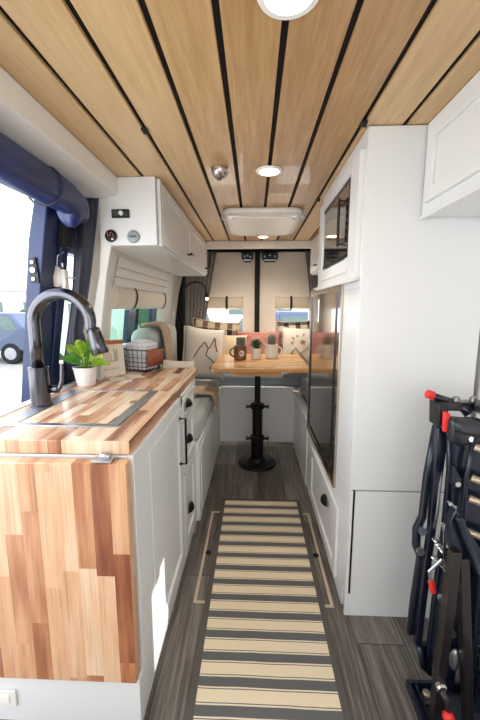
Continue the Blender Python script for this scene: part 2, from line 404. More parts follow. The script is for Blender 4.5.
# window in the left wall
wf = MB()
def tilt_bar(mb, y0, y1, z0, z1, t0, t1):
    mb.prism([(wx(z0)-t0, z0), (wx(z1)-t0, z1), (wx(z1)-t1, z1), (wx(z0)-t1, z0)], 'y', y0, y1)
tilt_bar(wf, 2.06, 3.32, 1.0, 1.045, -.004, .02); tilt_bar(wf, 2.06, 2.09, 1.045, 1.42, -.004, .06); tilt_bar(wf, 3.27, 3.32, 1.045, 1.42, -.004, .06)
win = struct('window_1', wf, 'trim')
wm = MB(); tilt_bar(wm, 2.50, 2.66, 1.04, 1.42, .04, .07); tilt_bar(wm, 3.10, 3.24, 1.04, 1.42, .04, .07)
o = struct('window_mullion', wm, 'navy', win)
wg = MB(); tilt_bar(wg, 2.09, 3.27, 1.04, 1.42, .045, .050); struct('window_pane', wg, 'tint', win)

# ================================================================== SLIDING DOOR OPENING (left)
door = struct('door_3', MB().prism([(-1.055, .55), (-1.055, .88), (-.99, 1.33), (-.955, 1.58), (-.905, 1.79), (-.845, 1.80), (-.885, 1.58), (-.925, 1.33), (-.975, .88), (-.975, .55)], 'y', 1.50, 1.60)
    .prism([(-1.055, .20), (-1.055, .88), (-1.03, 1.02), (-.97, 1.02), (-.975, .88), (-.975, .20)], 'y', 1.60, 2.87)
    .prism([(-.965, 1.56), (-.905, 1.80), (-.845, 1.80), (-.90, 1.56)], 'y', 1.60, 2.87)
    .prism([(-1.055, .88), (-.99, 1.33), (-.955, 1.6), (-.895, 1.6), (-.935, 1.33), (-.985, .88)], 'y', 2.80, 2.87), 'navy', bevel=.006)
st = MB().prism([(-.950, 1.405), (-.955, 1.50), (-.925, 1.51), (-.915, 1.40)], 'y', 1.490, 1.499)
pl = struct('striker_plate', st, 'blackp', door, bevel=.002)
pieces('screw', 'zinc', pl, [lambda q, z=z, r=r: q.lathe((-.938, 1.484, z), [(r, 0), (r*.9, .008)], 14, 'y') for z, r in ((1.487, .008), (1.418, .008), (1.455, .012))])
# body jamb with seals
jm = thing('door_jamb', 'navy painted van body jamb with curved grey rubber seal beside the open side door', 'door jamb', (-.93, 1.62, .9))
prof = [(.90, -1.015), (1.1, -.985), (1.33, -.945), (1.5, -.920), (1.65, -.898), (1.73, -.878), (1.79, -.85)]
MB().tube([(x, 1.60, z) for z, x in prof], .015, 10).build('seal', 'rubber', jm, smooth=True)
MB().prism([(x+.01, z) for z, x in prof]+[(x+.038, z) for z, x in reversed(prof)], 'y', 1.61, 1.67).build('pillar', 'navy', jm, bevel=.004)
MB().box(-.906, -.847, 1.60, 1.66, 1.57, 1.74).build('catch_box', 'gap', jm, bevel=.006)['label'] = 'dark rectangular catch box'
MB().tube([(-.867, 1.62, 1.55), (-.894, 1.61, 1.53), (-.900, 1.61, 1.49), (-.892, 1.61, 1.45), (-.867, 1.61, 1.435), (-.822, 1.62, 1.43)], .004, 8).build('wire_loop', 'steel', jm, smooth=True)
lt = thing('curtain_weight', 'ribbed white plastic clip with dark foot hanging beside the navy screen', 'clip', (-.901, 1.62, 1.400))
b_ = MB(); b_.ball((-.904, 1.612, 1.435), (.030, .022, .052), 20); b_.build('shell', 'whp', lt, smooth=True)
MB().tube([(-.922+.012*k, 1.590+.002*abs(k-1.5), z) for k in (0,) for z in (1.400, 1.435, 1.470)], .002, 6).tube([(-.908, 1.589, 1.395), (-.908, 1.588, 1.480)], .002, 6).tube([(-.894, 1.590, 1.395), (-.894, 1.589, 1.475)], .002, 6).build('rib', 'ceram', lt)
MB().box(-.924, -.884, 1.60, 1.63, 1.375, 1.392).build('foot', 'blackp', lt, bevel=.004)
MB().box(-.882, -.861, 1.60, 1.635, 1.375, 1.470).build('clip_plate', 'whp', lt, bevel=.005)
MB().tube([(-.880, 1.62, 1.480), (-.880, 1.62, 1.500)], .006, 8).build('pin', 'steel', lt)

# rolled-up navy screen
def rollf(y, a, r, cx, cz): return (cx+r*math.cos(a), y, cz+r*.95*math.sin(a))
rm = MB(); n = 26; vs = []; fs = []; K = 20
path = [(.0, -.80, 1.752, .072), (.6, -.80, 1.752, .072), (1.0, -.80, 1.757, .070), (1.3, -.80, 1.757, .068), (1.44, -.795, 1.755, .066), (1.52, -.79, 1.748, .064), (1.59, -.785, 1.735, .060), (1.63, -.785, 1.72, .046)]
for y, cx, cz, r in path:
    for k in range(K):
        a = 2*PI*k/K; rr = r*(1+.05*math.sin(3*a+y*3)+.03*math.sin(7*a-y*5)); vs.append((cx+rr*math.cos(a), y, cz+rr*math.sin(a)))
for i in range(len(path)-1):
    for k in range(K): fs.append((i*K+k, i*K+(k+1) % K, (i+1)*K+(k+1) % K, (i+1)*K+k))
fs += [tuple(range(K-1, -1, -1)), tuple(range((len(path)-1)*K, len(path)*K))]
screen = thing('rolled_screen', 'rolled navy vinyl bug screen hanging along the top of the open side doorway', 'screen', (-.80, .9, 1.68))
rm.add(vs, fs).build('roll', 'navyroll', screen, smooth=True)
knot = MB()
def knotf(u, v):
    a = 2*PI*u; r = .050*(1+.10*math.sin(5*a))*math.sin(PI*min(.999, v*.9+.08))**.5
    return (-.800+.010*v+r*math.cos(a), 1.545+r*.8*math.sin(a), 1.750-.112*v)
knot.sheet(knotf, 30, 10); knot.build('bunched_end', 'navyroll', screen, smooth=True)['label'] = 'bunched drooping end of the navy roll'
MB().tube([(-.80+.074*math.cos(a), 1.38, 1.755+.072*math.sin(a)) for a in [2*PI*k/20 for k in range(20)]], .004, 6, closed=True).build('tie', 'navyfab', screen)
# side drape (flat pleated navy cloth)
def dl(z): return dl0(z)-.034
def dl0(z): # left edge
    return -.838 if z > 1.65 else (-.838-.04*(1.65-z)/.32 if z > 1.33 else -.878-.09*(1.33-z)/.41)
def dr(z): return dr0(z)-.022
def dr0(z): return -.722-.058*(1.81-z)/.34 if z > 1.47 else (-.78-.06*(1.47-z)/.29 if z > 1.18 else -.84+.06*(1.18-z)/.26)
def drf(u, v):
    z = 1.815-(1.815-.922)*v; a, b = dl(z), dr(z); x = a+(b-a)*u
    return (x, 1.738+.006*math.sin(u*9+v*1.2)+.002*math.sin(u*23), z)
tag(MB().sheet(drf, 36, 24).build('screen_drape', 'navyfab', None, (-.83, 1.73, .92), smooth=True, solid=.004), 'dark navy fabric drape hanging between the side doorway and the galley window', 'drape')

# ================================================================== GALLEY (left)
CF = -.345   # aisle face
gc = thing('galley_cabinet', 'white galley cabinet with dark pulls beneath the wooden countertop', 'cabinet', (-.62, 1.47, 0))
MB().box(-.89, CF-.018, .942, 1.965, 0.0, .876).build('body', 'white', gc, bevel=.003)
MB().box(CF-.018, CF, .942, 1.085, .0, .876).box(CF-.018, CF, 1.085, 1.63, .83, .876).box(CF-.018, CF, 1.085, 1.965, 0, .045).box(CF-.018, CF, 1.60, 1.63, .045, .876).box(CF-.018, CF, 1.94, 1.965, .045, .876).box(CF-.018, CF, 1.63, 1.94, .862, .876).build('face_frame', 'white', gc, bevel=.002)
MB().box(-.89, CF+.001, .900, .9415, .0, .165).build('toe_box', 'white', gc, bevel=.002)
def shaker(mb, x, y0, y1, z0, z1, w=.05, t=.016, s=1):
    """framed flat panel, face towards s*x"""
    xa, xb = x, x+s*t
    mb.box(xa, xb, y0, y0+w, z0, z1); mb.box(xa, xb, y1-w, y1, z0, z1); mb.box(xa, xb, y0+w, y1-w, z0, z0+w); mb.box(xa, xb, y0+w, y1-w, z1-w, z1)
    mb.box(xa, x+s*t*.35, y0+w, y1-w, z0+w, z1-w)
d = MB(); shaker(d, CF-.012, 1.09, 1.597, .05, .826, .055, .016); dr_ = d.build('door', 'white', gc, bevel=.0015)
h = MB(); hx = CF+.032
h.tube([(CF, 1.545, .79), (hx, 1.545, .79), (hx, 1.545, .57), (CF, 1.545, .57)], .0055, 8); h.lathe((CF+.002, 1.545, .79), [(.009, 0), (.009, .005)], 12, 'x'); h.lathe((CF+.002, 1.545, .57), [(.009, 0), (.009, .005)], 12, 'x')
h.build('handle', 'brz', dr_, smooth=False)['label'] = 'dark bronze bar handle'
def cup(mb, x, y, z, w=.045, s=1):
    def f(u, v):
        a = PI*u; b = PI/2*v
        return (x+s*.026*math.sin(b)*math.sin(a)**.5 if False else x+s*.024*math.cos(b), y+w*math.cos(a)*math.sin(b+.001), z-.012+.034*math.sin(a)*math.sin(b))
    mb.sheet(f, 16, 8); mb.box(x, x+s*.003, y-w, y+w, z-.016, z-.010)
for z0, z1, zp in ((.745, .858, .812), (.475, .735, .622), (.05, .465, .235)):
    d = MB(); shaker(d, CF-.012, 1.634, 1.936, z0, z1, .032 if z1-z0 < .15 else .045, .016); q = d.build('drawer', 'white', gc, bevel=.0015)
    k = MB(); cup(k, CF+.004, 1.74, zp); k.build('cup_pull', 'brz', q, smooth=True, solid=.003)['label'] = 'dark bronze cup pull'

ct = MB()
# countertop with sink cut-out
sx0, sx1, sy0, sy1 = -.845, -.435, 1.055, 1.545
X0, X1, Y0, Y1, Z0, Z1 = -.882, -.355, .942, 2.17, .878, .920
ct.box(X0, X1, Y0, sy0, Z0, Z1).box(X0, X1, sy1, Y1, Z0, Z1).box(X0, sx0, sy0, sy1, Z0, Z1).box(sx1, X1, sy0, sy1, Z0, Z1)
tag(ct.build('countertop', 'cy', None, (-.62, 1.47, .878), bevel=.0025), 'acacia butcher-block countertop on the white galley cabinet', 'countertop')
sk = thing('inset_sink', 'steel-framed inset sink closed by a butcher-block lid beside the faucet', 'sink', (-.64, 1.3, .878))
fr = MB(); e = .9235
fr.box(sx0, sx1, sy0, sy0+.026, .9, e).box(sx0, sx1, sy1-.018, sy1, .9, e).box(sx1-.034, sx1, sy0+.026, sy1-.018, .9, e).box(sx0, -.775, sy0+.026, sy1-.018, .9, e).box(sx0, sx1, sy0, sy1, .885, .9)
fr.build('frame', 'steel', sk, bevel=.0015)
L_ = [(-.772, sy0+.029), (sx1-.037, sy0+.029), (sx1-.037, 1.33), (sx1-.062, 1.34), (sx1-.062, 1.375), (sx1-.037, 1.385), (sx1-.037, sy1-.021), (-.772, sy1-.021)]
MB().prism(L_, 'z', .902, .9225).build('lid', 'cl', sk)['label'] = 'butcher-block lid with finger notch'

fa = thing('kitchen_faucet', 'tall gunmetal pull-down kitchen faucet arching over the sink', 'faucet', (-.82, 1.28, .9235))
MB().lathe((-.818, 1.28, .9235), [(.040, 0), (.040, .006), (.0345, .008), (.0345, .145), (.036, .147), (.036, .151), (.030, .154)], 32).build('base', 'fsteel', fa, smooth=False, bevel=0)
arc = [(-.820, 1.28, 1.07), (-.820, 1.28, 1.18), (-.820, 1.28, 1.245)]
for k in range(1, 17):
    a = PI-(PI*1.06)*k/16; arc.append((-.7125+.1075*math.cos(a), 1.28, 1.245+.1025*math.sin(a)))
arc.append((-.594, 1.28, 1.205))
MB().tube(arc, .0215, 20).build('spout', 'fsteel', fa, smooth=True)
sp = MB().tube([(-.597, 1.28, 1.222), (-.593, 1.28, 1.205), (-.583, 1.28, 1.165), (-.574, 1.28, 1.130), (-.573, 1.28, 1.126)], [.0215, .024, .028, .031, .028], 20).build('spray_head', 'fsteel', fa, smooth=True)
MB().ball((-.5615, 1.275, 1.178), (.006, .008, .011), 10).ball((-.555, 1.275, 1.155), (.006, .008, .011), 10).build('button', 'blackp', sp, smooth=True)
hd = MB(); hd.lathe((-.790, 1.30, .985), [(.016, 0), (.016, .03), (.013, .034)], 16, 'x'); hd.tube([(-.755, 1.30, .985), (-.745, 1.305, 1.02), (-.742, 1.31, 1.085)], [.009, .008, .007], 10)
hd.build('lever', 'fsteel', fa, smooth=False)

# fold-down leaf
lf = thing('folding_leaf', 'butcher-block folding counter extension hanging down the front of the galley', 'folding leaf', (-.57, .92, .14))
MB().box(-.80, -.348, .888, .926, .172, .874).build('panel', 'cz', lf, bevel=.002)
hg = MB(); hg.box(-.450, -.385, .928, .940, .866, .872); hg.lathe((-.43, .920, .884), [(.010, 0), (.010, .028)], 12, 'x'); hg.box(-.445, -.39, .893, .923, .8745, .882)
hg.build('catch', 'steel', lf, bevel=.001)
pieces('bracket', 'steel', lf, [lambda q: q.box(-.70, -.64, .926, .942, .78, .80), lambda q: q.box(-.45, -.40, .926, .942, .25, .27)])
ol = thing('wall_outlet', 'white rectangular outlet plate low on the galley end panel', 'outlet', (-.78, .893, .06))
MB().box(-.83, -.735, .893, .8995, .06, .118).build('plate', 'whp', ol, bevel=.002); MB().box(-.81, -.755, .890, .893, .076, .102).build('socket', 'lampoff', ol, bevel=.001)

# ---- counter items
def leaf_mesh(mb, base, az, el, L, w, droop=.5, n=6, roll=0):
    base = Vector(base); d = Vector((math.cos(az), math.sin(az), 0)); s = Vector((-math.sin(az), math.cos(az), 0)); up = Vector((0, 0, 1))
    vs = []; fs = []
    for i in range(n+1):
        t = i/n; e = el-droop*t
        p = base+d*(L*t*math.cos(el-droop*t*.5))+up*(L*t*math.sin(el-droop*t*.5))
        ww = w*math.sin(PI*min(.98, .06+t*.92))**.75
        nrm = up*math.cos(e)-d*math.sin(e)
        for k in (-1, -.5, 0, .5, 1): vs.append(p+(s*math.cos(roll)+nrm*math.sin(roll))*ww*k+nrm*(.12*w*abs(k)*2))
    for i in range(n):
        for k in range(4): fs.append((i*5+k, i*5+k+1, (i+1)*5+k+1, (i+1)*5+k))
    mb.add(vs, fs)
pt = thing('potted_plant', 'glossy broad-leaved green plant in a white dimpled pot beside the sink', 'potted plant', (-.825, 1.68, .92))
pc = (-.822, 1.655, .9205)
MB().lathe(pc, [(.040, 0), (.043, .004), (.056, .085), (.059, .088), (.059, .092), (.053, .092), (.050, .080)], 30).build('pot', 'potw', pt, smooth=False)
MB().lathe((pc[0], pc[1], pc[2]+.078), [(.049, 0), (.049, .006), (.02, .008)], 20).build('soil', 'soil', pt)
for i in range(17):
    a = i*2.4+.3; lay = i/17
    el = .15+.95*lay; L = .088-.012*lay; h0 = .095+.075*lay
    q = MB(); bx = pc[0]+.012*math.cos(a); by = pc[1]+.012*math.sin(a)
    leaf_mesh(q, (bx+.012*math.cos(a), by+.012*math.sin(a), pc[2]+h0), a, el+.2, L, .024, .7, 6, (1 if math.cos(a) > 0 else -1)*random.uniform(.5, 1.1))
    q.tube([(pc[0]+.006*math.cos(a), pc[1]+.006*math.sin(a), pc[2]+.082), (bx+.012*math.cos(a), by+.012*math.sin(a), pc[2]+h0)], .002, 6)
    q.build('leaf', ('leaf', 'leaf2', 'leaf3')[i % 3], pt, smooth=True)
# sign with rail
sg = thing('wooden_sign', 'white camp sign with reddish wooden top rail leaning behind the potted plant', 'sign', (-.83, 1.98, .92))
def signpt(u, v, off=0):   # u 0..1 left-right, v 0..1 bottom-top
    a = Vector((-.872, 1.79, .9205)); b = Vector((-.728, 1.935, .9205))
    d = (b-a); nrm = Vector((d.y, -d.x, 0)).normalized()
    return a+d*u+Vector((0, 0, .180*v))-nrm*(-off)+Vector((-nrm.x*.02*v, -nrm.y*.02*v, 0))
bb = MB(); A_, B_, C_, D_ = signpt(0, 0), signpt(1, 0), signpt(1, 1), signpt(0, 1)
nn = (B_-A_).cross(D_-A_).normalized()
bb.add([A_, B_, C_, D_]+[p-nn*.012 for p in (A_, B_, C_, D_)], [(0,1,2,3),(7,6,5,4),(0,4,5,1),(1,5,6,2),(2,6,7,3),(3,7,4,0)]); bb.build('board', 'board', sg, bevel=.001)
MB().bar(signpt(-.02, 1.04)-nn*.006, signpt(1.02, 1.04)-nn*.006, .024, .022).build('top_rail', 'rail', sg, bevel=.003)['label'] = 'reddish wooden top rail'
art = MB()
def sp_(u, v): return signpt(u, v)+nn*.001
for seg in ([(.28, .45), (.30, .62), (.45, .80), (.62, .66), (.64, .45)], [(.36, .45), (.38, .58), (.46, .68), (.55, .58), (.56, .45)], [(.22, .45), (.75, .45)]):
    art.tube([sp_(*p) for p in seg], .0014, 6)
art.build('camper_drawing', 'brownink', sg)
tr = MB()
pieces('tree_drawing', 'greyink', sg, [lambda q, u=u, h_=h_: q.tube([sp_(u, .45), sp_(u, h_)], .0018, 6) for u, h_ in ((.72, .85), (.76, .78), (.80, .82), (.10, .7))])
ex = (B_-A_).normalized(); ez = (D_-A_).normalized(); ey = ex.cross(ez).normalized()
mw = Matrix((( ex.x, ez.x, nn.x, 0), (ex.y, ez.y, nn.y, 0), (ex.z, ez.z, nn.z, 0), (0, 0, 0, 1)))
pc_ = signpt(.52, .22)+nn*.001
mw = Matrix.Translation(pc_) @ mw
text_mesh('lettering', 'L I C & K A N P Y', .017, 'greyink', sg, mw)
# cards lying on the counter
for (cx, cy, w, l, a, lab) in ((-.725, 1.80, .075, .10, .5, 'cream card on the counter nearest the potted plant'), (-.655, 1.88, .07, .11, .75, 'cream card on the counter between the sign and the wire basket'), (-.655, 1.765, .045, .07, .2, 'small cream card lying loosest towards the sink')):
    q = MB(); c, s = math.cos(a), math.sin(a); pts = [(cx+(i*w/2)*c-(j*l/2)*s, cy+(i*w/2)*s+(j*l/2)*c) for i, j in ((-1,-1),(1,-1),(1,1),(-1,1))]
    z = .9205 if 'loosest' not in lab else .9205
    q.prism(pts, 'z', z, z+.0012); tag(q.build('paper_card', 'paper', None, (cx, cy, z)), lab, 'card', 'paper cards on the counter')
# wire basket
bk = thing('wire_basket', 'black wire basket with a brown leather label on the countertop end', 'basket', (-.66, 2.07, .9205))
c0 = Vector((-.625, 1.985, .9215)); e1 = Vector((.135, .10, 0)); e2 = Vector((-.13, .08, 0)); hh = .130
# corners: near (c0), right, far, left
ux = Vector((.060, .150, 0)); uy = Vector((-.165, .055, 0))
base = [c0+Vector((.012*a, 0, 0)) for a in (0,)][0]
def bpt(a, b, z):   # a along ux, b along uy ; taper at bottom
    k = .88+.12*(z/hh); cc = c0+ux*.5+uy*.5
    return cc+(ux*(a-.5)+uy*(b-.5))*k*1.08+Vector((0, 0, z))
wr_ = MB()
for z in (0.004, .03, .058, .086, hh):
    wr_.tube([bpt(0,0,z), bpt(1,0,z), bpt(1,1,z), bpt(0,1,z)], .0026 if z == hh else .0016, 6, closed=True)
for i in range(7):
    t = i/6
    for f_ in ((lambda z, t=t: bpt(t, 0, z)), (lambda z, t=t: bpt(t, 1, z)), (lambda z, t=t: bpt(0, t, z)), (lambda z, t=t: bpt(1, t, z))): wr_.tube([f_(.004), f_(hh)], .0016, 6)
    wr_.tube([bpt(t, 0, .004), bpt(t, 1, .004)], .0016, 6)
wr_.build('wire_frame', 'black', bk)
q = MB(); pts = [bpt(.06, -.03, .03), bpt(.97, -.03, .03), bpt(.97, -.03, hh-.004), bpt(.06, -.03, hh+.004)]
q.add(pts, [(0, 1, 2, 3)]); q.build('label', 'leather', bk, solid=.003)['label'] = 'brown leather label panel'
cl = MB()
def clf(u, v):
    a = 2*PI*u; cc = bpt(.5, .5, 0); r = (1-.0*v)
    cu, su = math.cos(a), math.sin(a); m = max(abs(cu), abs(su)); k = .455/m**.8
    if v < .5: z = .010+(hh+.004)*v/.5; kk = k*(.82+.14*v)
    else: t = (v-.5)/.5; z = hh+.012+.045*math.sin(t*PI/2)+.008*math.sin(6*a+t*4)*(1-t); kk = k*.9*(1-t**1.6)
    p = cc+ux*(cu*kk)+uy*(su*kk); return (p.x, p.y, .9215+z)
cl.sheet(clf, 40, 18); tag(cl.build('folded_cloth', 'check', None, tuple(bpt(.5, .5, 0)), smooth=True), 'white windowpane-check cloth bundled inside the wire basket', 'cloth')

# ---- upper left cabinet
uc = thing('overhead_cabinet', 'white two-door overhead cabinet above the galley with gauges on its end', 'cabinet', (-.6, 2.6, 1.59))
MB().prism([(-.478, 1.60), (-.478, CZ-.002), (-.700, CZ-.002), (-.705, 1.86), (-.745, 1.60)], 'y', 1.768, 3.52).build('body', 'white', uc, bevel=.002)
for y0, y1, ky in ((1.835, 2.66, 2.47), (2.675, 3.50, 3.33)):
    d = MB(); shaker(d, -.476, y0, y1, 1.615, 1.905, .05, .018); q = d.build('door', 'white', uc, bevel=.0015)
    k = MB(); k.tube([(-.458, ky, 1.655), (-.424, ky, 1.655)], .006, 8); k.tube([(-.424, ky-.045, 1.655), (-.424, ky+.045, 1.655)], .008, 8); k.build('knob', 'brz', q)['label'] = 'dark bronze T-shaped knob'
MB().box(-.476, -.460, 1.792, 1.83, 1.60, 1.915).build('stile', 'white', uc, bevel=.001)
tp = thing('control_panel', 'small black control panel on the end of the overhead cabinet', 'control panel', (-.63, 1.765, 1.75))
MB().box(-.694, -.607, 1.7565, 1.7670, 1.728, 1.768).build('housing', 'blackp', tp, bevel=.003)
MB().box(-.688, -.660, 1.7545, 1.7565, 1.738, 1.760).build('display', 'lcd', tp)
MB().lathe((-.645, 1.7455, 1.748), [(.010, 0), (.011, .011)], 18, 'y').build('dial', 'whp', tp)
MB().box(-.628, -.618, 1.7545, 1.7565, 1.750, 1.756).box(-.628, -.618, 1.7545, 1.7565, 1.738, 1.744).build('key', 'lcd', tp)
g1 = thing('round_gauge', 'round black gauge with reddish marks below the control panel', 'gauge', (-.715, 1.765, 1.64))
MB().lathe((-.703, 1.7575, 1.645), [(.026, 0), (.030, .003), (.030, .0095)], 28, 'y').build('face', 'gauge', g1)
mk = MB(); mk.box(-.719, -.716, 1.7555, 1.7572, 1.645, 1.660).box(-.719, -.710, 1.7555, 1.7572, 1.643, 1.646).box(-.706, -.703, 1.7555, 1.7572, 1.642, 1.662).box(-.706, -.697, 1.7555, 1.7572, 1.659, 1.662).box(-.693, -.690, 1.7555, 1.7572, 1.640, 1.656)
mk.build('marks', 'rose', g1); MB().box(-.70, -.690, 1.7555, 1.7572, 1.625, 1.633).build('indicator', 'whp', g1)
g2 = thing('round_gauge', 'round pale grey metal dial right of the black gauge', 'gauge', (-.585, 1.765, 1.64))
MB().lathe((-.592, 1.7575, 1.640), [(.027, 0), (.030, .003), (.030, .0095)], 28, 'y').build('face', 'gaugeg', g2)
mk = MB()
for i in range(4): mk.box(-.609+.009*i, -.603+.009*i, 1.7555, 1.7572, 1.636, 1.645)
mk.build('marks', 'lcd', g2)

# roman shade on galley window
def romanroll(x, y, z): pass
rs = thing('galley_window_shade', 'cream folded roman shade with two dark straps over the galley window', 'window shade', (-.82, 2.7, 1.29))
fn = MB()
def rf(u, v):   # bulged roll hanging at wall
    y = 2.09+(3.33-2.09)*u; a = -PI/2+PI*v
    z = 1.355+.068*math.sin(a); x = wx(z)+.006+.034*math.cos(a)
    return (x, y, z)
cs_ = [rf(0, k/14) for k in range(15)]; fn.prism([(p_[0], p_[2]) for p_ in cs_]+[(wx(1.415)+.003, 1.415), (wx(1.29)+.003, 1.29)], 'y', 2.09, 3.33); fn.build('folded_roll', 'shadew', rs)
fl = MB()
for i, (za, zb) in enumerate(((1.425, 1.475), (1.48, 1.53), (1.535, 1.59))):
    fl.prism([(wx(za)+.018, za), (wx(zb)+.012, zb), (wx(zb)+.004, zb), (wx(za)+.004, za)], 'y', 2.09, 3.33)
fl.build('slat_panel', 'trim', rs, bevel=.002)
for y in (2.42, 3.20):
    pts = []
    for k in range(13):
        a = -PI/2+PI*k/12; z = 1.355+.074*math.sin(a); pts.append((wx(z)+.008+.038*math.cos(a), y, z))
    q = MB()
    for p0, p1 in zip(pts[:-1], pts[1:]): q.bar(p0, p1, .020, .003, (0, 0, 1)) if False else q.add([(p0[0], y-.011, p0[2]), (p0[0], y+.011, p0[2]), (p1[0], y+.011, p1[2]), (p1[0], y-.011, p1[2])], [(0, 1, 2, 3)])
    q.build('strap', 'strap', rs, solid=.003)

# ================================================================== DINETTE
bl = thing('bench_base', 'white boxed bench base along the left side of the dinette', 'bench', (-.6, 2.6, 0))
MB().box(-.885, -.32, 1.968, 3.26, 0, .50).build('panel', 'white', bl, bevel=.003)
MB().box(-.32, -.315, 2.02, 3.2, .05, .46).build('raised_panel', 'white', bl, bevel=.001)
br = thing('bench_base', 'white boxed bench base with a ledge along the right side of the dinette', 'bench', (.6, 2.9, 0))
MB().box(.385, .845, 2.43, 3.26, 0, .50).build('panel', 'white', br, bevel=.003)
MB().box(.37, .43, 2.43, 3.255, .502, .522).build('ledge', 'white', br, bevel=.002)
bk_ = thing('bench_base', 'white panel of the rear bench behind the table pedestal', 'bench', (0, 3.3, 0))
MB().box(-.87, .84, 3.262, 3.88, 0, .53).build('panel', 'white', bk_, bevel=.002)
MB().box(-.318, .38, 3.25, 3.30, .531, .548).build('ledge', 'white', bk_, bevel=.002)
def rbox(mb, x0, x1, y0, y1, z0, z1, r=.03, n=3):
    """soft cushion block"""
    cx, cy, cz = (x0+x1)/2, (y0+y1)/2, (z0+z1)/2; hx, hy, hz = (x1-x0)/2, (y1-y0)/2, (z1-z0)/2
    N_ = 12
    def sph(p):
        q = [max(-h+r, min(h-r, c)) for c, h in zip(p, (hx, hy, hz))]
        d = Vector(p)-Vector(q)
        if d.length > 1e-9: d = d.normalized()*r
        b_ = Vector(q)+d
        return (cx+b_.x, cy+b_.y, cz+b_.z)
    for ax in range(3):
        for sgn in (-1, 1):
            def f(u, v):
                def s(t, h):  # denser near edges
                    e = r/h*1.0; k = t*2-1
                    return h*math.copysign(min(1, abs(k)**.6), k)
                a = [0, 0, 0]; o = [i for i in range(3) if i != ax]; hh_ = (hx, hy, hz)
                a[ax] = sgn*hh_[ax]; a[o[0]] = s(u, hh_[o[0]]); a[o[1]] = s(v, hh_[o[1]])
                p = sph(a); return p
            mb.sheet(f, N_, N_)
    return mb
tag(rbox(MB(), -.875, -.322, 1.985, 3.24, .502, .635, .035).build('seat_cushion', 'cush', None, (-.6, 2.6, .502), smooth=True), 'pale grey-green seat cushion on the left bench', 'cushion')
tag(rbox(MB(), .435, .84, 2.44, 3.24, .524, .655, .035).build('seat_cushion', 'cushd', None, (.64, 2.85, .524), smooth=True), 'slate grey seat cushion on the right bench', 'cushion')
tag(rbox(MB(), -.86, .83, 3.305, 3.87, .533, .655, .035).build('seat_cushion', 'cushd', None, (0, 3.58, .533), smooth=True), 'slate grey seat cushion across the rear bench', 'cushion')
# back cushion leaning at the left wall
tag(rbox(MB(), -.845, -.675, 2.32, 3.10, .64, 1.155, .07).build('back_cushion', 'cush', None, (-.76, 2.7, .64), smooth=True), 'sage grey rounded back cushion under the galley window', 'cushion')
# throw
tb = MB()
def tf(u, v):
    # v runs from wall over the cushion top, down the front to the bench edge
    path = [(-.80, 1.165), (-.74, 1.175), (-.68, 1.165), (-.655, 1.12), (-.645, 1.0), (-.64, .85), (-.60, .70), (-.50, .665), (-.40, .662), (-.315, .655), (-.30, .60)]
    k = v*(len(path)-1); i = min(int(k), len(path)-2); t = k-i
    x = path[i][0]*(1-t)+path[i+1][0]*t; z = path[i][1]*(1-t)+path[i+1][1]*t
    y = 2.42+.22*u+.10*v+.0*math.sin(v*8)
    return (x+.012+.008*math.sin(u*18), y, z+.006+.008*math.sin(u*22+v*3))
tw = tag(tb.sheet(tf, 26, 40).build('throw_blanket', 'throw', None, (-.6, 2.6, .64), smooth=True, solid=.014), 'tan knitted throw draped over the sage back cushion and the bench edge', 'blanket')
q = MB()
for i in range(12):
    p = tf(i/11, 1.0); q.tube([p, (p[0]+.004, p[1], p[2]-.03), (p[0]+.006, p[1]+.004, p[2]-.05)], .004, 6)
q.build('fringe', 'throw', tw)

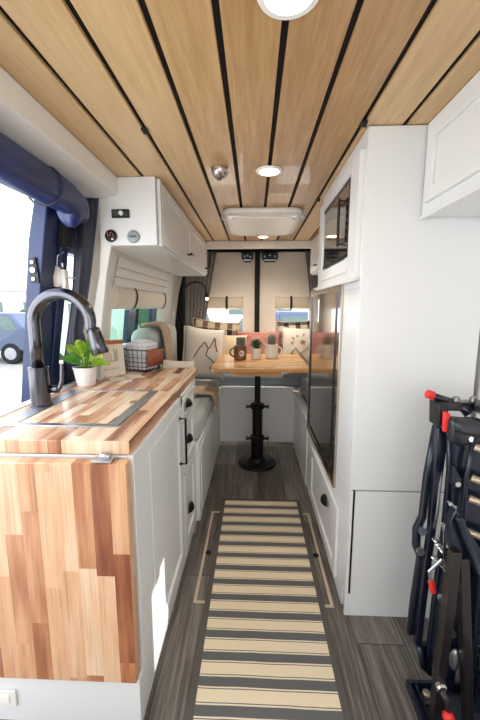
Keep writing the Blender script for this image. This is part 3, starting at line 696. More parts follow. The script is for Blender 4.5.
def pillow_fn(w, h, t):
    def top(u, v):
        a = max(0., 1-abs(u)**3.2); b = max(0., 1-abs(v)**3.2)
        return t*(a*b)**.55
    def xy(u, v):
        pin = 1-.075*(1-abs(v)**2) if False else 1
        return (w/2*u*(1-.07*(1-v*v)), h/2*v*(1-.07*(1-u*u)))
    return top, xy
def pillow(name, label, w, h, t, mat, loc, lean, yaw, roll=0, deco=None, tassel=None, group='scatter pillows on the dinette benches'):
    """local frame: x across, z up, front towards -y; origin at the bottom edge"""
    top, xy = pillow_fn(w, h, t); n = 18; m = MB()
    for s in (-1, 1):
        def f(a, b, s=s):
            u, v = a*2-1, b*2-1; x, z = xy(u, v); return (x, s*top(u, v), z+h/2)
        m.sheet(f, n, n)
    o = m.build(name, mat, None, (0, 0, 0), smooth=True)
    import bmesh
    bm = bmesh.new(); bm.from_mesh(o.data); bmesh.ops.remove_doubles(bm, verts=bm.verts, dist=.0005); bmesh.ops.recalc_face_normals(bm, faces=bm.faces); bm.to_mesh(o.data); bm.free()
    def sp(u, v, off=.003):
        x, z = xy(u, v); return (x, -top(u, v)-off, z+h/2)
    ORG[o.name] = Vector((0, 0, 0))
    for nm, mt, lines, r in (deco or []):
        for ln in lines:
            q = MB()
            pts = []
            for p0, p1 in zip(ln[:-1], ln[1:]):
                for k in range(4): t_ = k/4; pts.append(sp(p0[0]*(1-t_)+p1[0]*t_, p0[1]*(1-t_)+p1[1]*t_))
            pts.append(sp(*ln[-1])); q.tube(pts, r, 6); q.build(nm, mt, o)
    if tassel:
        for sd in (-1, 1):
            q = MB()
            for i in range(22):
                v = -1+2*(i+.5)/22; x, z = xy(sd, v); q.tube([(x, 0, z+h/2), (x+sd*.016, -.003, z+h/2-.008), (x+sd*.02, -.003, z+h/2-.02)], [.004, .007, .003], 6)
            q.build('tassel_trim', tassel, o)
    if 'piping' in label or name == 'plaid_pillow':
        q = MB(); pts = []
        for k in range(40):
            a = k/40*4; sgm = int(a); t_ = a-sgm
            u, v = [(-1+2*t_, -1), (1, -1+2*t_), (1-2*t_, 1), (-1, 1-2*t_)][sgm]; x, z = xy(u, v); pts.append((x, 0, z+h/2))
        q.tube(pts, .006, 6, closed=True); q.build('piping', 'pilc', o)
    o.location = loc; o.rotation_euler = (-lean, roll, yaw); tag(o, label, 'pillow', group); return o
mtn = [[(-.62, -.25), (-.38, .12), (-.10, .42), (.10, .15), (.20, .22), (.42, .62)], [(.10, .15), (.0, -.12), (.18, -.22), (.62, -.48)], [(.42, .62), (.50, .30), (.62, .05)]]
pillow('mountain_pillow', 'white tasselled pillow with brown mountain line on the left bench', .35, .45, .075, 'pilw', (-.45, 2.98, .685), .20, .35, .14,
       [('mountain_line', 'stitch', mtn, .0045), ('sun_dot', 'stitch', [[(.28, -.60), (.34, -.62)]], .013)], 'pilw')
m2 = [[(-.8, -.52), (-.35, .02), (.12, -.5)], [(-.1, -.25), (.35, .2), (.85, -.45)], [(.12, -.5), (.4, -.75), (.85, -.7)]]
pillow('mountain_pillow', 'white pillow with gold mountains and sun at the right rear corner', .42, .42, .085, 'pilw', (.46, 3.26, .70), .22, -.18, 0,
       [('mountain_line', 'gold', m2, .0045), ('sun_mark', 'gold', [[(-.12, .30), (-.02, .34), (.06, .30), (-.02, .25), (-.10, .30)]], .011),
        ('sun_ray', 'gold', [[(-.5, .5), (-.44, .46)], [(-.3, .62), (-.28, .56)], [(0, .7), (0, .62)], [(.3, .6), (.26, .54)], [(.48, .42), (.42, .4)], [(-.55, .25), (-.48, .25)]], .006)])
pillow('plaid_pillow', 'brown plaid pillow with cream piping at the left rear corner', .50, .50, .09, 'plaidb', (-.45, 3.68, .665), .14, .1, .12)
pillow('plaid_pillow', 'black and cream plaid pillow against the right rear door', .42, .50, .08, 'plaidk', (.47, 3.68, .665), .16, -.05, -.05)
pillow('linen_pillow', 'plain cream linen pillow in front of the brown plaid pillow', .38, .38, .08, 'pilc', (-.27, 3.44, .662), .25, .05, .05)
pillow('printed_pillow', 'long rose-pink printed pillow leaning at the centre of the rear bench', .48, .40, .07, 'pink', (.05, 3.60, .660), .2, 0, .0, None, 'pink')
pillow('linen_pillow', 'natural cotton pillow slumped beside the back cushion behind the wire basket', .30, .28, .055, 'pilw', (-.53, 2.42, .655), .30, .75, .15)

# table
tbx0, tbx1, tby0, tby1, tz = -.305, .405, 2.46, 3.20, .872
tt = thing('dinette_table', 'butcher-block dinette table on a black pedestal', 'table', (.033, 2.79, 0))
MB().box(tbx0, tbx1, tby0, tby1, tz-.034, tz).build('tabletop', 'cx', tt, bevel=.003)
MB().box(-.165, .205, 2.53, 3.06, tz-.075, tz-.0345).build('support_board', 'cx', tt, bevel=.002)
ped = MB(); c = (.033, 2.79, 0)
ped.lathe(c, [(.158, .0), (.160, .008), (.154, .018), (.09, .026), (.075, .034), (.066, .05), (.052, .06), (.052, .20)], 36); pedo = ped.build('pedestal_base', 'black', tt, smooth=False)
MB().lathe(c, [(.042, .20), (.042, .50)], 28).build('lower_tube', 'black', tt, smooth=False)
MB().lathe(c, [(.024, .50), (.024, tz-.09)], 24).lathe(c, [(.09, tz-.083), (.09, tz-.0765)], 24).build('upper_tube', 'black', tt)
for z in (.225, .497):
    q = MB(); q.lathe((c[0], c[1], z), [(.050, -.025), (.060, -.012), (.060, .012), (.050, .022)], 28)
    for s in (-1, 1): q.lathe((c[0]+s*.045 if s > 0 else c[0]-.045-.048, c[1]-.02, z), [(.010, 0), (.010, .034), (.017, .036), (.017, .048)], 12, 'x') if s > 0 else q.lathe((c[0]-.093, c[1]-.02, z), [(.017, 0), (.017, .012), (.010, .014), (.010, .05)], 12, 'x')
    q.build('clamp_collar', 'black', tt)
# things on the table
def mug(name, label, x, y, mat, side, r=.052, h=.112):
    t = thing(name, label, 'mug', (x, y, tz), 'planted mugs and pot on the table')
    MB().lathe((x, y, tz+.0005), [(r*.92, 0), (r, .006), (r, h), (r-.005, h), (r-.006, h-.012)], 30).build('cup', mat, t, smooth=False, bevel=0)
    pts = [(x+side*(r-.002+.034*math.sin(a)), y, tz+h*.52+.034*math.cos(a)) for a in [PI*k/12 for k in range(13)]]
    MB().tube(pts, .0065, 8).build('handle', mat, t, smooth=True)
    return t
mb_ = mug('planted_mug', 'brown mug with a white flower motif and handle to the left on the table', -.112, 2.86, 'brown', -1)
q = MB()
for i in range(9):
    a = 2*PI*i/9; xx, zz = .022*math.cos(a)+.006, .026*math.sin(a)
    x0 = -.112+.010; cxp = (x0+xx*.4, x0+xx)
    def onc(px, pz): return (px, 2.86-math.sqrt(max(1e-6, .0535**2-(px+.112)**2)), tz+.055+pz)
    q.tube([onc(x0+xx*.35, zz*.35), onc(x0+xx*.8, zz*.8), onc(x0+xx, zz)], [.003, .006, .003], 6)
q.build('flower_motif', 'ceram', mb_)['label'] = 'white flower motif'
MB().lathe((-.107, 2.86, tz+.09), [(.036, 0), (.037, .085), (.034, .092)], 20).build('cactus', 'cactus', mb_)['label'] = 'grey ribbed cactus column'
mw_ = mug('planted_mug', 'white mug with a dotted grey cactus and handle to the right', .150, 2.95, 'ceram', 1, .056, .118)
MB().lathe((.150, 2.95, tz+.095), [(.030, 0), (.037, .03), (.035, .075), (.022, .1), (.006, .108)], 20).build('cactus', 'cactus', mw_, smooth=True)
sp3 = MB()
for i in range(10):
    for k in range(4):
        a = 2*PI*i/10; rr = (.036, .038, .036, .030)[k]; z = tz+.118+.020*k; sp3.ball((.150+rr*math.cos(a), 2.95+rr*math.sin(a), z), .003, 6)
sp3.build('spines', 'ceram', mw_)
ps = thing('potted_succulent', 'small green succulent in a plain white tapered pot between the two mugs', 'potted plant', (.020, 2.90, tz), 'planted mugs and pot on the table')
MB().lathe((.020, 2.90, tz+.0005), [(.036, 0), (.038, .004), (.048, .085), (.048, .09), (.043, .09), (.042, .08)], 26).build('pot', 'ceram', ps)
MB().lathe((.020, 2.90, tz+.08), [(.042, 0), (.040, .004)], 18).build('soil', 'soil', ps)
for i in range(26):
    a = i*2.4; lay = i/26; q = MB()
    leaf_mesh(q, (.020+.006*math.cos(a), 2.90+.006*math.sin(a), tz+.088+.03*lay), a, .35+.9*lay, .068-.015*lay, .013, -.15, 5); q.build('leaf', 'leafd', ps, smooth=True, solid=.003)

# ---- curtains
def curtain(name, label, s, x_in_top, x_in_mid, x_out, tie_z, y=3.80):
    m = MB()
    def f(u, v):
        z = 1.875-(1.875-.70)*v
        if z > tie_z: k = (1.875-z)/(1.875-tie_z); xin = x_in_top+(x_in_mid-x_in_top)*k**.9; A = .016-.006*k
        else: k = (tie_z-z)/(tie_z-.70); xin = x_in_mid+s*(-.03)*k; A = .010+.008*k
        x = x_out+(xin-x_out)*u
        return (x, y+A*math.sin(u*2*PI*6.5+.6*math.sin(v*3)), z)
    m.sheet(f, 90, 30); o = m.build(name, 'curtain', None, ((x_out+x_in_top)/2, y, .7), smooth=True, solid=.004)
    zt = tie_z
    o2 = MB().tube([(x_out, y-.026, zt+.02), ((x_out+x_in_mid)/2, y-.034, zt-.005), (x_in_mid+(-.01 if s > 0 else .01)*-1, y-.026, zt)], .010, 8).build('tieback', 'curtain', o, smooth=True)
    return tag(o, label, 'curtain', 'rear curtains')
curtain('rear_curtain', 'grey pleated curtain gathered left of the rear doors', 1, -.395, -.53, -.735, 1.12)
curtain('rear_curtain', 'grey pleated curtain gathered right of the rear doors', -1, .53, .63, .735, 1.12)
# ---- roman shades at the rear
for i, (x0, x1, lab) in enumerate(((-.60, -.115, 'cream roman shade with black strap on the left rear door'), (.225, .62, 'cream roman shade with black strap on the right rear door'))):
    t = thing('rear_window_shade', lab, 'window shade', ((x0+x1)/2, 3.89, 1.28), 'rear door shades')
    m = MB()
    m.sheet(lambda u, v, x0=x0, x1=x1: (x0+(x1-x0)*u, 3.888-.030*math.sin(PI*v)**.6, 1.278+.132*v), 10, 10); m.build('folded_roll', 'shade', t, smooth=True, solid=.004)
    xm = (x0+x1)/2+.02*(1-2*i)+.04*(i == 0)
    q = MB(); q.sheet(lambda u, v, xm=xm: (xm-.012+.024*u, 3.882-.034*math.sin(PI*v)**.6, 1.272+.145*v), 1, 10); q.build('strap', 'strap', t, solid=.003)
# ---- latch housings
for x0, x1, lab in ((-.135, -.012, 'black door latch housing left of the centre post at the rear door top'), (.080, .250, 'wider black door latch housing right of the centre post at the rear door top')):
    t = thing('latch_housing', lab, 'latch', ((x0+x1)/2, 3.88, 1.77), 'rear door latches')
    MB().prism([(x0, 1.875), (x1, 1.875), (x1, 1.815), (x1-.03, 1.775), (x0+.03, 1.775), (x0, 1.815)], 'y', 3.845, 3.899).build('housing', 'blackp', t, bevel=.006)
    pieces('bolt', 'zinc', t, [lambda q, k=k: q.lathe((x0+.03+k*(x1-x0-.06)/2, 3.838, 1.83+.012*(k % 2)), [(.010, 0), (.011, .009)], 12, 'y') for k in range(3)])
    MB().box(x0+.02, x1-.02, 3.838, 3.845, 1.785, 1.800).build('lever', 'steel', t, bevel=.002)
# ---- gooseneck lamp
gl = thing('gooseneck_lamp', 'black gooseneck reading lamp lit beside the left curtain', 'lamp', (-.655, 3.30, 1.1))
MB().tube([(-.665, 3.36, 1.06), (-.657, 3.36, 1.565)], .011, 10).box(-.69, -.655, 3.35, 3.375, 1.33, 1.40).build('pole', 'black', gl)
g = [(-.655, 3.35, 1.46), (-.63, 3.33, 1.50), (-.59, 3.31, 1.522), (-.545, 3.30, 1.53), (-.50, 3.30, 1.525), (-.465, 3.30, 1.50), (-.447, 3.30, 1.46), (-.440, 3.30, 1.41)]
MB().tube(g, .008, 8).build('neck', 'black', gl, smooth=True)
MB().tube([(-.440, 3.30, 1.425), (-.438, 3.30, 1.385)], [.010, .020], 14).build('lamp_head', 'black', gl)
MB().ball((-.438, 3.298, 1.378), .014, 10).build('bulb', 'bulb', gl, smooth=True)

# ================================================================== RIGHT SIDE
TF = .392
tc = thing('tall_cabinet', 'tall white cabinet housing the microwave and the fridge', 'cabinet', (.62, 1.85, 0))
MB().box(TF, .835, 1.33, 1.345, .572, CZ-.003).box(TF, .835, 1.345, 1.585, 1.37, CZ-.003).box(TF, .835, 1.345, 1.585, .572, 1.37).box(TF+.0, .835, 1.585, 2.12, 1.425, 1.50).box(TF, .835, 1.585, 2.12, 1.815, CZ-.003).box(TF, .835, 2.04, 2.12, 1.50, 1.815).box(TF+.30, .835, 1.585, 2.04, 1.50, 1.815).build('body', 'white', tc, bevel=.0015)
MB().box(TF+.002, .835, 1.585, 2.43, .43, .445).box(TF+.006, .835, 2.415, 2.43, .445, 1.42).box(TF+.006, .835, 1.585, 2.43, 1.412, 1.424).build('fridge_bay', 'white', tc)
mf = MB(); mx = TF-.018
mf.box(mx, TF, 1.36, 1.47, 1.40, 1.855).box(mx, TF, 2.02, 2.115, 1.40, 1.855).box(mx, TF, 1.47, 2.02, 1.40, 1.495).box(mx, TF, 1.47, 2.02, 1.812, 1.855)
mf.box(mx-.012, mx, 1.345, 2.12, 1.395, 1.412).box(mx-.004, mx, 1.47, 2.02, 1.440, 1.452)
mf.build('microwave_surround', 'white', tc, bevel=.0015)
lowc = thing('drawer_cabinet', 'low white cabinet with one cup-pull drawer under the fridge', 'cabinet', (.62, 1.9, 0))
MB().box(TF, .835, 1.385, 2.428, 0, .428).box(TF, .835, 1.385, 1.583, .43, .568).box(TF, .835, 1.36, 1.40, .11, .12).build('body', 'white', lowc, bevel=.002)
MB().box(TF+.022, .835, 1.33, 1.345, 0, .566).box(TF, TF+.022, 1.33, 1.345, 0, .10).box(TF, TF+.012, 1.33, 1.385, .10, .566).build('end_panel', 'white', lowc, bevel=.001)
MB().box(TF+.0125, TF+.0215, 1.337, 1.375, .10, .563).build('gap_lining', 'gap', lowc)
d = MB(); shaker(d, TF-.001, 1.47, 2.20, .06, .40, .05, .014, -1); dd = d.build('drawer', 'white', lowc, bevel=.0015)
k = MB(); cup(k, TF-.016, 1.70, .315, .045, -1); k.build('cup_pull', 'brz', dd, smooth=True, solid=.003)['label'] = 'dark bronze cup pull'
# microwave
mw2 = thing('microwave', 'built-in microwave with dark glass in the white tall cabinet', 'microwave', (.55, 1.75, 1.50))
MB().box(TF+.004, TF+.29, 1.475, 2.035, 1.502, 1.808).build('case', 'blackp', mw2)
MB().box(TF-.012, TF+.003, 1.49, 2.005, 1.505, 1.805).build('door', 'dglass', mw2, bevel=.002)
MB().box(TF-.015, TF-.012, 1.49, 1.50, 1.505, 1.805).box(TF-.015, TF-.012, 1.49, 2.005, 1.505, 1.515).box(TF-.015, TF-.012, 1.49, 2.005, 1.795, 1.805).build('door_trim', 'brz', mw2)
bt = MB()
for i in range(6): bt.box(TF-.014, TF-.012, 1.515, 1.54, 1.56+.03*i, 1.572+.03*i)
bt.build('button', 'fsteel', mw2)
MB().tube([(TF-.03, 1.60, 1.56), (TF-.03, 1.60, 1.76)], .006, 8).tube([(TF-.008, 1.60, 1.57), (TF-.03, 1.60, 1.57)], .004, 6).tube([(TF-.008, 1.60, 1.75), (TF-.03, 1.60, 1.75)], .004, 6).build('handle', 'fsteel', mw2)
# fridge
fg = thing('fridge', 'dark stainless built-in fridge under the microwave', 'fridge', (.6, 2.0, .446))
MB().box(TF+.012, .82, 1.59, 2.41, .448, 1.408).build('body', 'blackp', fg)
fm = plain('fridge_door_mirror', (158, 148, 140), .10, .95, .04, 3)
mm, mt_, b2 = fm, fm.node_tree, fm.node_tree.nodes['Principled BSDF']
dd = MB().box(TF-.008, TF+.010, 1.585, 2.40, .455, 1.40).build('door', fm, fg, bevel=.003)
ft = MB(); a0 = TF-.012
ft.box(a0, TF-.0, 1.572, 1.584, .447, 1.408).box(a0, TF, 2.40, 2.413, .447, 1.408).box(a0, TF, 1.584, 2.40, .447, .457).box(a0, TF, 1.584, 2.40, 1.375, 1.408)
ft.build('frame', 'nickel', fg, bevel=.002)['label'] = 'bright metal frame'
MB().box(a0-.002, a0+.006, 1.655, 1.662, .50, 1.365).box(a0-.002, a0+.006, 2.35, 2.357, .50, 1.365).box(a0-.002, a0+.006, 1.655, 2.357, .495, .502).build('door_moulding', 'fsteel', dd)
MB().box(a0+.001, a0+.006, 2.12, 2.20, 1.21, 1.345).build('badge_plate', 'chrome', dd)['label'] = 'slim upright badge plate'
bd = MB()
for i in range(7): bd.box(a0-.0005, a0+.001, 2.15, 2.17, 1.235+.014*i, 1.243+.014*i)
bd.build('badge_marks', 'greyink', dd)
# far right overhead cabinet
ro = thing('overhead_cabinet', 'small white overhead cabinet at the rear right beyond the microwave', 'cabinet', (.68, 3.0, 1.6))
MB().box(.548, .84, 2.20, 3.46, 1.60, CZ-.003).build('body', 'white', ro, bevel=.002)
d = MB(); shaker(d, .548, 2.22, 2.83, 1.615, 1.905, .05, .016, -1); shaker(d, .548, 2.84, 3.45, 1.615, 1.905, .05, .016, -1); q = d.build('door', 'white', ro, bevel=.0015)
MB().tube([(.532, 3.10, 1.655), (.512, 3.10, 1.655)], .005, 8).tube([(.510, 3.065, 1.655), (.510, 3.135, 1.655)], .006, 8).build('knob', 'brz', q)
# near right overhead cabinet
rn = thing('overhead_cabinet', 'large white overhead cabinet at the upper right nearest the camera', 'cabinet', (.7, .8, 1.61))
MB().box(.605, .855, .25, 1.325, 1.615, CZ-.003).box(.590, .605, .25, 1.325, 1.612, CZ-.003).build('body', 'white', rn, bevel=.002)
d = MB(); shaker(d, .590, .42, 1.285, 1.65, 1.888, .045, .014, -1); d.build('door', 'white', rn, bevel=.002)
MB().box(.583, .60, .25, 1.328, 1.604, 1.616).build('bottom_moulding', 'white', rn, bevel=.002)
ws = thing('wall_panel', 'small white framed panel on the right wall below the overhead cabinet', 'panel', (.85, 1.2, 1.4))
MB().box(.845, .859, 1.05, 1.31, 1.46, 1.58).build('frame', 'whp', ws, bevel=.004); MB().box(.842, .845, 1.08, 1.29, 1.48, 1.56).build('cover', 'lampoff', ws, bevel=.001)

# ================================================================== CEILING ITEMS
def spot_energy(x, y, e, r=.05):
    l = bpy.data.lights.new('downlight_glow', 'SPOT'); l.energy = e; l.color = (1, .96, .92) if y < 1 else ((1, .93, .84) if y < 3 else (1, .89, .76)); l.spot_size = 2.6; l.spot_blend = 1; l.shadow_soft_size = r
    o = bpy.data.objects.new('downlight_glow', l); COL.objects.link(o); o.location = (x, y, CZ-.02); return o
for x, y, r, lab in ((.066, .80, .066, 'round recessed downlight nearest the camera at the top edge'), (.066, 1.725, .062, 'round recessed downlight in the middle of the plank ceiling'), (.075, 3.24, .058, 'round recessed downlight just behind the roof fan')):
    t = thing('recessed_downlight', lab, 'ceiling light', (x, y, CZ), 'recessed ceiling downlights')
    MB().lathe((x, y, CZ-.001), [(r, 0), (r-.003, -.005), (r-.016, -.006), (r-.018, -.003)], 36).build('trim_ring', 'lampoff', t, bevel=0)
    MB().lathe((x, y, CZ-.0065), [(r-.018, 0), (r-.020, -.001)], 32).build('diffuser', 'lampon', t)
    spot_energy(x, y, {.80: 5, 1.725: 14, 3.24: 40}[y])
sm = thing('smoke_detector', 'brushed nickel dome fixture on the ceiling left of the middle downlight', 'ceiling fixture', (-.159, 1.68, CZ))
pts = [(.040*math.cos(t), -.046*math.sin(t)) for t in [PI/2*k/10 for k in range(10)]]
MB().lathe((-.159, 1.69, CZ-.004), [(.041, .004), (.042, 0)]+pts, 30).build('dome', 'nickel', sm, smooth=False)
q = MB()
for k in (-2, -1, 0, 1, 2): q.tube([(-.159+.043*math.sin(t)*math.sin(k*.5), 1.69-.043*math.sin(t)*math.cos(k*.5), CZ-.006-.048*math.cos(t)) for t in [PI/2*j/8 for j in range(9)]], .0015, 5)
q.build('rib', 'steel', sm)
vf = thing('roof_fan', 'white rectangular roof vent fan cover on the plank ceiling', 'roof vent', (.05, 2.66, 1.86))
def frame_lathe(mb, rings):
    # rings of rounded rectangles (hx, hy, z)
    n = 40; vs = []; fs = []
    for hx, hy, z, cr in rings:
        for k in range(n):
            a = 2*PI*(k+.5)/n; c_, s_ = math.cos(a), math.sin(a); e_ = 2/8
            vs.append((.055+hx*math.copysign(abs(c_)**e_, c_), 2.66+hy*math.copysign(abs(s_)**e_, s_), z))
    for i in range(len(rings)-1):
        for k in range(n): fs.append((i*n+k, i*n+(k+1) % n, (i+1)*n+(k+1) % n, (i+1)*n+k))
    fs += [tuple(range(n-1, -1, -1)), tuple(range((len(rings)-1)*n, len(rings)*n))]
    return mb.add(vs, fs)
frame_lathe(MB(), [(.262, .34, CZ-.001, 0), (.266, .345, CZ-.012, 0), (.262, .34, CZ-.03, 0), (.245, .32, CZ-.042, 0), (.235, .31, CZ-.045, 0)]).build('housing', 'whp', vf, bevel=.003)
frame_lathe(MB(), [(.215, .285, CZ-.0455, 0), (.213, .283, CZ-.052, 0), (.18, .25, CZ-.054, 0)]).build('screen_cover', 'lampoff', vf)
pieces('latch', 'rubber', vf, [lambda q, x=x: q.lathe((x, 2.38, CZ-.035), [(.012, 0), (.012, -.02), (.008, -.024)], 14) for x in (-.205, .315)])
for x, y, lab in ((-.389, 1.33, 'small black clip on the ceiling seam above the galley'), (.368, 1.31, 'small black clip on the ceiling seam at the tall cabinet corner'), (.368, 2.16, 'small black clip on the ceiling seam beside the microwave')):
    q = MB().box(x-.010, x+.010, y-.016, y+.016, CZ-.010, CZ-.0005); q.lathe((x+.004, y-.004, CZ-.010), [(.007, 0), (.006, -.008)], 10)
    tag(q.build('ceiling_clip', 'blackp', None, (x, y, CZ-.01), bevel=.002), lab, 'clip', 'ceiling seam clips')

# ================================================================== FLOOR ITEMS
ht = thing('floor_hatch_frame', 'thin beige frame on the floor around the rug with black finger rings', 'floor hatch', (.05, 1.71, 0))
hx0, hx1, hy0, hy1, w_ = -.262, .357, 1.365, 2.07, .013
MB().box(hx0, hx1, hy0, hy0+w_, .0003, .003).box(hx0, hx1, hy1-w_, hy1, .0003, .003).box(hx0, hx0+w_, hy0+w_, hy1-w_, .0003, .003).box(hx1-w_, hx1, hy0+w_, hy1-w_, .0003, .003).build('frame', 'hatch', ht)
for x in (-.236, .335):
    MB().lathe((x, 1.69, .0003), [(.016, 0), (.016, .003), (.010, .0035)], 16).build('finger_ring', 'black', ht)
rg = MB(); rx0, rx1, ry0, ry1 = -.2575, .2575, -.55, .8225
org = (.053, 1.39, .0036)
def rugf(u, v): return (.050-.2575+.515*u, .35+(2.2125-.35)*v, .0036+.0075)
rg.box(.053-.2635, .053+.2635, .35, 2.2125, .0036, .0095)
tag(rg.build('runner_rug', 'rug', None, org, bevel=.002), 'cream and charcoal striped runner rug with dark border on the floor', 'rug')
tag(MB().box(.178, .186, 1.268, 1.276, .0105, .013).tube([(.18, 1.27, .012), (.184, 1.262, .013), (.188, 1.256, .0115)], .002, 6).build('lint_scrap', 'paper', None, (.18, 1.27, .0096)), 'tiny white lint scrap lying on the striped rug', 'scrap')

# ================================================================== FOLDED JUMP SEAT (right foreground)
fs_ = thing('stowed_van_bench', 'black folded van seat mechanism with red release tabs standing at right', 'folded seat', (.65, 1.0, 0))
# floor rail
MB().box(.531, .84, .55, 1.053, .0, .006).box(.531, .543, .55, 1.053, .006, .030).box(.556, .566, .55, 1.053, .006, .026).box(.543, .84, 1.043, 1.053, .006, .030).build('floor_rail', 'bluebk', fs_, bevel=.002)
q = MB(); q.lathe((.588, 1.02, .006), [(.013, 0), (.013, .012), (.008, .016)], 14); q.build('floor_bolt', 'tanbar', fs_)
q = MB(); q.lathe((.612, 1.005, .006), [(.010, 0), (.010, .02)], 12); q.build('floor_bolt', 'zinc', fs_)
# tall back frame (side rails)
y = 1.085
MB().tube([(.578, y, .93), (.562, y, .76), (.558, y, .62), (.543, y, .575), (.545, y, .515), (.562, y, .475), (.553, y, .31), (.548, y, .18)], [.013, .013, .013, .014, .014, .013, .013, .012], 10).build('side_tube', 'bluebk', fs_, smooth=True)
MB().prism([(.565, .935), (.600, .935), (.592, .75), (.588, .60), (.582, .43), (.575, .165), (.553, .165), (.560, .43), (.568, .60), (.566, .75)], 'y', 1.05, 1.075).build('back_plate', 'bluebk', fs_, bevel=.003)
MB().prism([(.555, 1.013), (.585, 1.013), (.590, .945), (.560, .938)], 'y', 1.04, 1.10).build('top_block', 'blackp', fs_, bevel=.004)
MB().tube([(.600, 1.06, .93), (.588, 1.055, .80), (.585, 1.05, .66), (.580, 1.05, .60)], .005, 8).build('cable', 'zinc', fs_, smooth=True)
MB().tube([(.60, 1.05, .93), (.612, 1.05, .80), (.612, 1.05, .60), (.604, 1.05, .40), (.600, 1.05, .16), (.606, 1.05, .06), (.585, 1.05, .085), (.566, 1.05, .165)], .011, 8).build('inner_tube', 'bluebk', fs_, smooth=True)
MB().prism([(.575, .165), (.603, .16), (.604, .066), (.585, .083), (.567, .135)], 'y', 1.055, 1.075).build('foot_plate', 'blackp', fs_, bevel=.002)
pieces('pivot_bolt', 'zinc', fs_, [lambda q, x=x, z=z: q.lathe((x, 1.062, z), [(.014, 0), (.012, .012)], 14, 'y') for x, z in ((.553, .578), (.552, .505), (.592, .10), (.583, .125))])
# top lever and cushion
q = MB().tube([(.556, 1.08, 1.028), (.585, 1.08, 1.018), (.62, 1.08, 1.008), (.65, 1.07, .99), (.66, 1.06, .975)], [.010, .011, .012, .015, .015], 10).build('lever_arm', 'bluebk', fs_, smooth=True)
MB().tube([(.538, 1.08, 1.034), (.557, 1.08, 1.028)], .0135, 12).build('lever_tip', 'red', q)['label'] = 'red lever tip'
MB().box(.585, .845, 1.06, 1.10, .985, 1.012).build('top_rail', 'brownst', fs_, bevel=.002)
pieces('rail_bolt', 'zinc', fs_, [lambda q, i=i: q.lathe((.625+.05*i, 1.075, 1.013), [(.010, 0), (.010, .012), (.006, .016)], 10) for i in range(4)])
q = rbox(MB(), .574, .845, .99, 1.045, .905, .99, .026); 
q.v = [(x_, y_, z_-.20*(x_-.574)+.005*math.sin(x_*60)) for x_, y_, z_ in q.v]
cu_ = q.build('seat_cushion', 'vinyl', fs_, smooth=True)
MB().tube([(.580, .986, .945), (.65, .984, .930), (.74, .984, .912), (.84, .984, .893)], .003, 6).build('piping', 'blackp', cu_)
q = rbox(MB(), .66, .845, 1.0, 1.055, .985, 1.02, .016); q.build('headrest_pad', 'vinyl', fs_, smooth=True)
MB().prism([(.562, .995), (.582, .99), (.582, .935), (.566, .93)], 'y', 1.018, 1.034).build('release_tab', 'red', fs_, bevel=.005)['label'] = 'red release tab'
# hinge bracket arm
MB().prism([(.578, .935), (.640, .92), (.655, .89), (.635, .83), (.632, .70), (.612, .70), (.600, .82), (.592, .90)], 'y', 1.012, 1.032).build('hinge_arm', 'bluebk', fs_, bevel=.004)
q = MB(); q.lathe((.628, .995, .925), [(.019, 0), (.021, .008), (.021, .018)], 20, 'y'); q.lathe((.628, .985, .925), [(.010, 0), (.010, .012)], 6, 'y'); q.build('hinge_bolt', 'chrome', fs_)
MB().prism([(.592, .835), (.615, .80), (.655, .815), (.66, .79), (.625, .77), (.605, .765), (.590, .78)], 'y', .995, 1.020).build('hook_bracket', 'bluebk', fs_, bevel=.003)
pieces('small_bolt', 'chrome', fs_, [lambda q: q.lathe((.602, .985, .785), [(.008, 0), (.008, .012)], 10, 'y'), lambda q: q.lathe((.588, .99, .72), [(.006, 0), (.006, .012)], 10, 'y')])
# seat pan behind bars
MB().box(.635, .845, 1.02, 1.04, .40, .90).build('seat_pan', 'bluebk', fs_, bevel=.004)
for z in (.885, .79, .725, .62, .53, .44):
    MB().tube([(.637, .985, z+.018), (.68, .985, z), (.845, .985, z-.07)], .0105, 10).build('cross_bar', 'tanbar' if z > .6 else 'brownst', fs_, smooth=True)
MB().tube([(.637, .99, .93), (.625, .99, .80), (.630, .99, .70), (.632, .99, .60), (.636, .99, .45)], .007, 8).build('bar_frame', 'bluebk', fs_, smooth=True)
# A-frame legs
MB().bar((.578, .93, .615), (.566, .93, .0305), .026, .028, (0, 1, 0)).build('leg', 'brownst', fs_, bevel=.002)
MB().bar((.600, .93, .595), (.668, .93, .0305), .026, .028, (0, 1, 0)).build('leg', 'brownst', fs_, bevel=.002)
MB().prism([(.560, .70), (.575, .735), (.66, .60), (.66, .54), (.62, .565), (.565, .615)], 'y', .935, .965).build('leg_bracket', 'bluebk', fs_, bevel=.004)
MB().bar((.570, .915, .725), (.640, .915, .555), .018, .016, (0, 1, 0)).build('brace_arm', 'bluebk', fs_, bevel=.005)
# lower latch with red tip
q = MB().tube([(.573, .98, .545), (.538, .98, .503), (.547, .98, .465)], .0045, 8).build('latch_wire', 'zinc', fs_, smooth=False)
MB().tube([(.546, .98, .470), (.556, .98, .435)], .0095, 10).build('latch_tip', 'red', q)['label'] = 'red latch tip'
q = MB()
sp_pts = []
for k in range(60):
    t = k/59; a = t*2*PI*9; sp_pts.append((.555+.035*t+.007*math.cos(a), 1.0+.007*math.sin(a), .60-.05*t))
q.tube(sp_pts, .0017, 5); q.build('spring', 'chrome', fs_); q = MB(); sp_pts = []
for k in range(60):
    t = k/59; a = t*2*PI*9; sp_pts.append((.553+.055*t+.008*math.cos(a), .99+.008*math.sin(a), .545-.055*t))
q.tube(sp_pts, .0018, 5); q.build('spring', 'chrome', fs_); q = MB(); q.tube([(.565, .985, .665), (.575, .985, .63), (.578, .985, .56), (.590, .985, .52)], .003, 6); q.build('spring_rod', 'chrome', fs_)
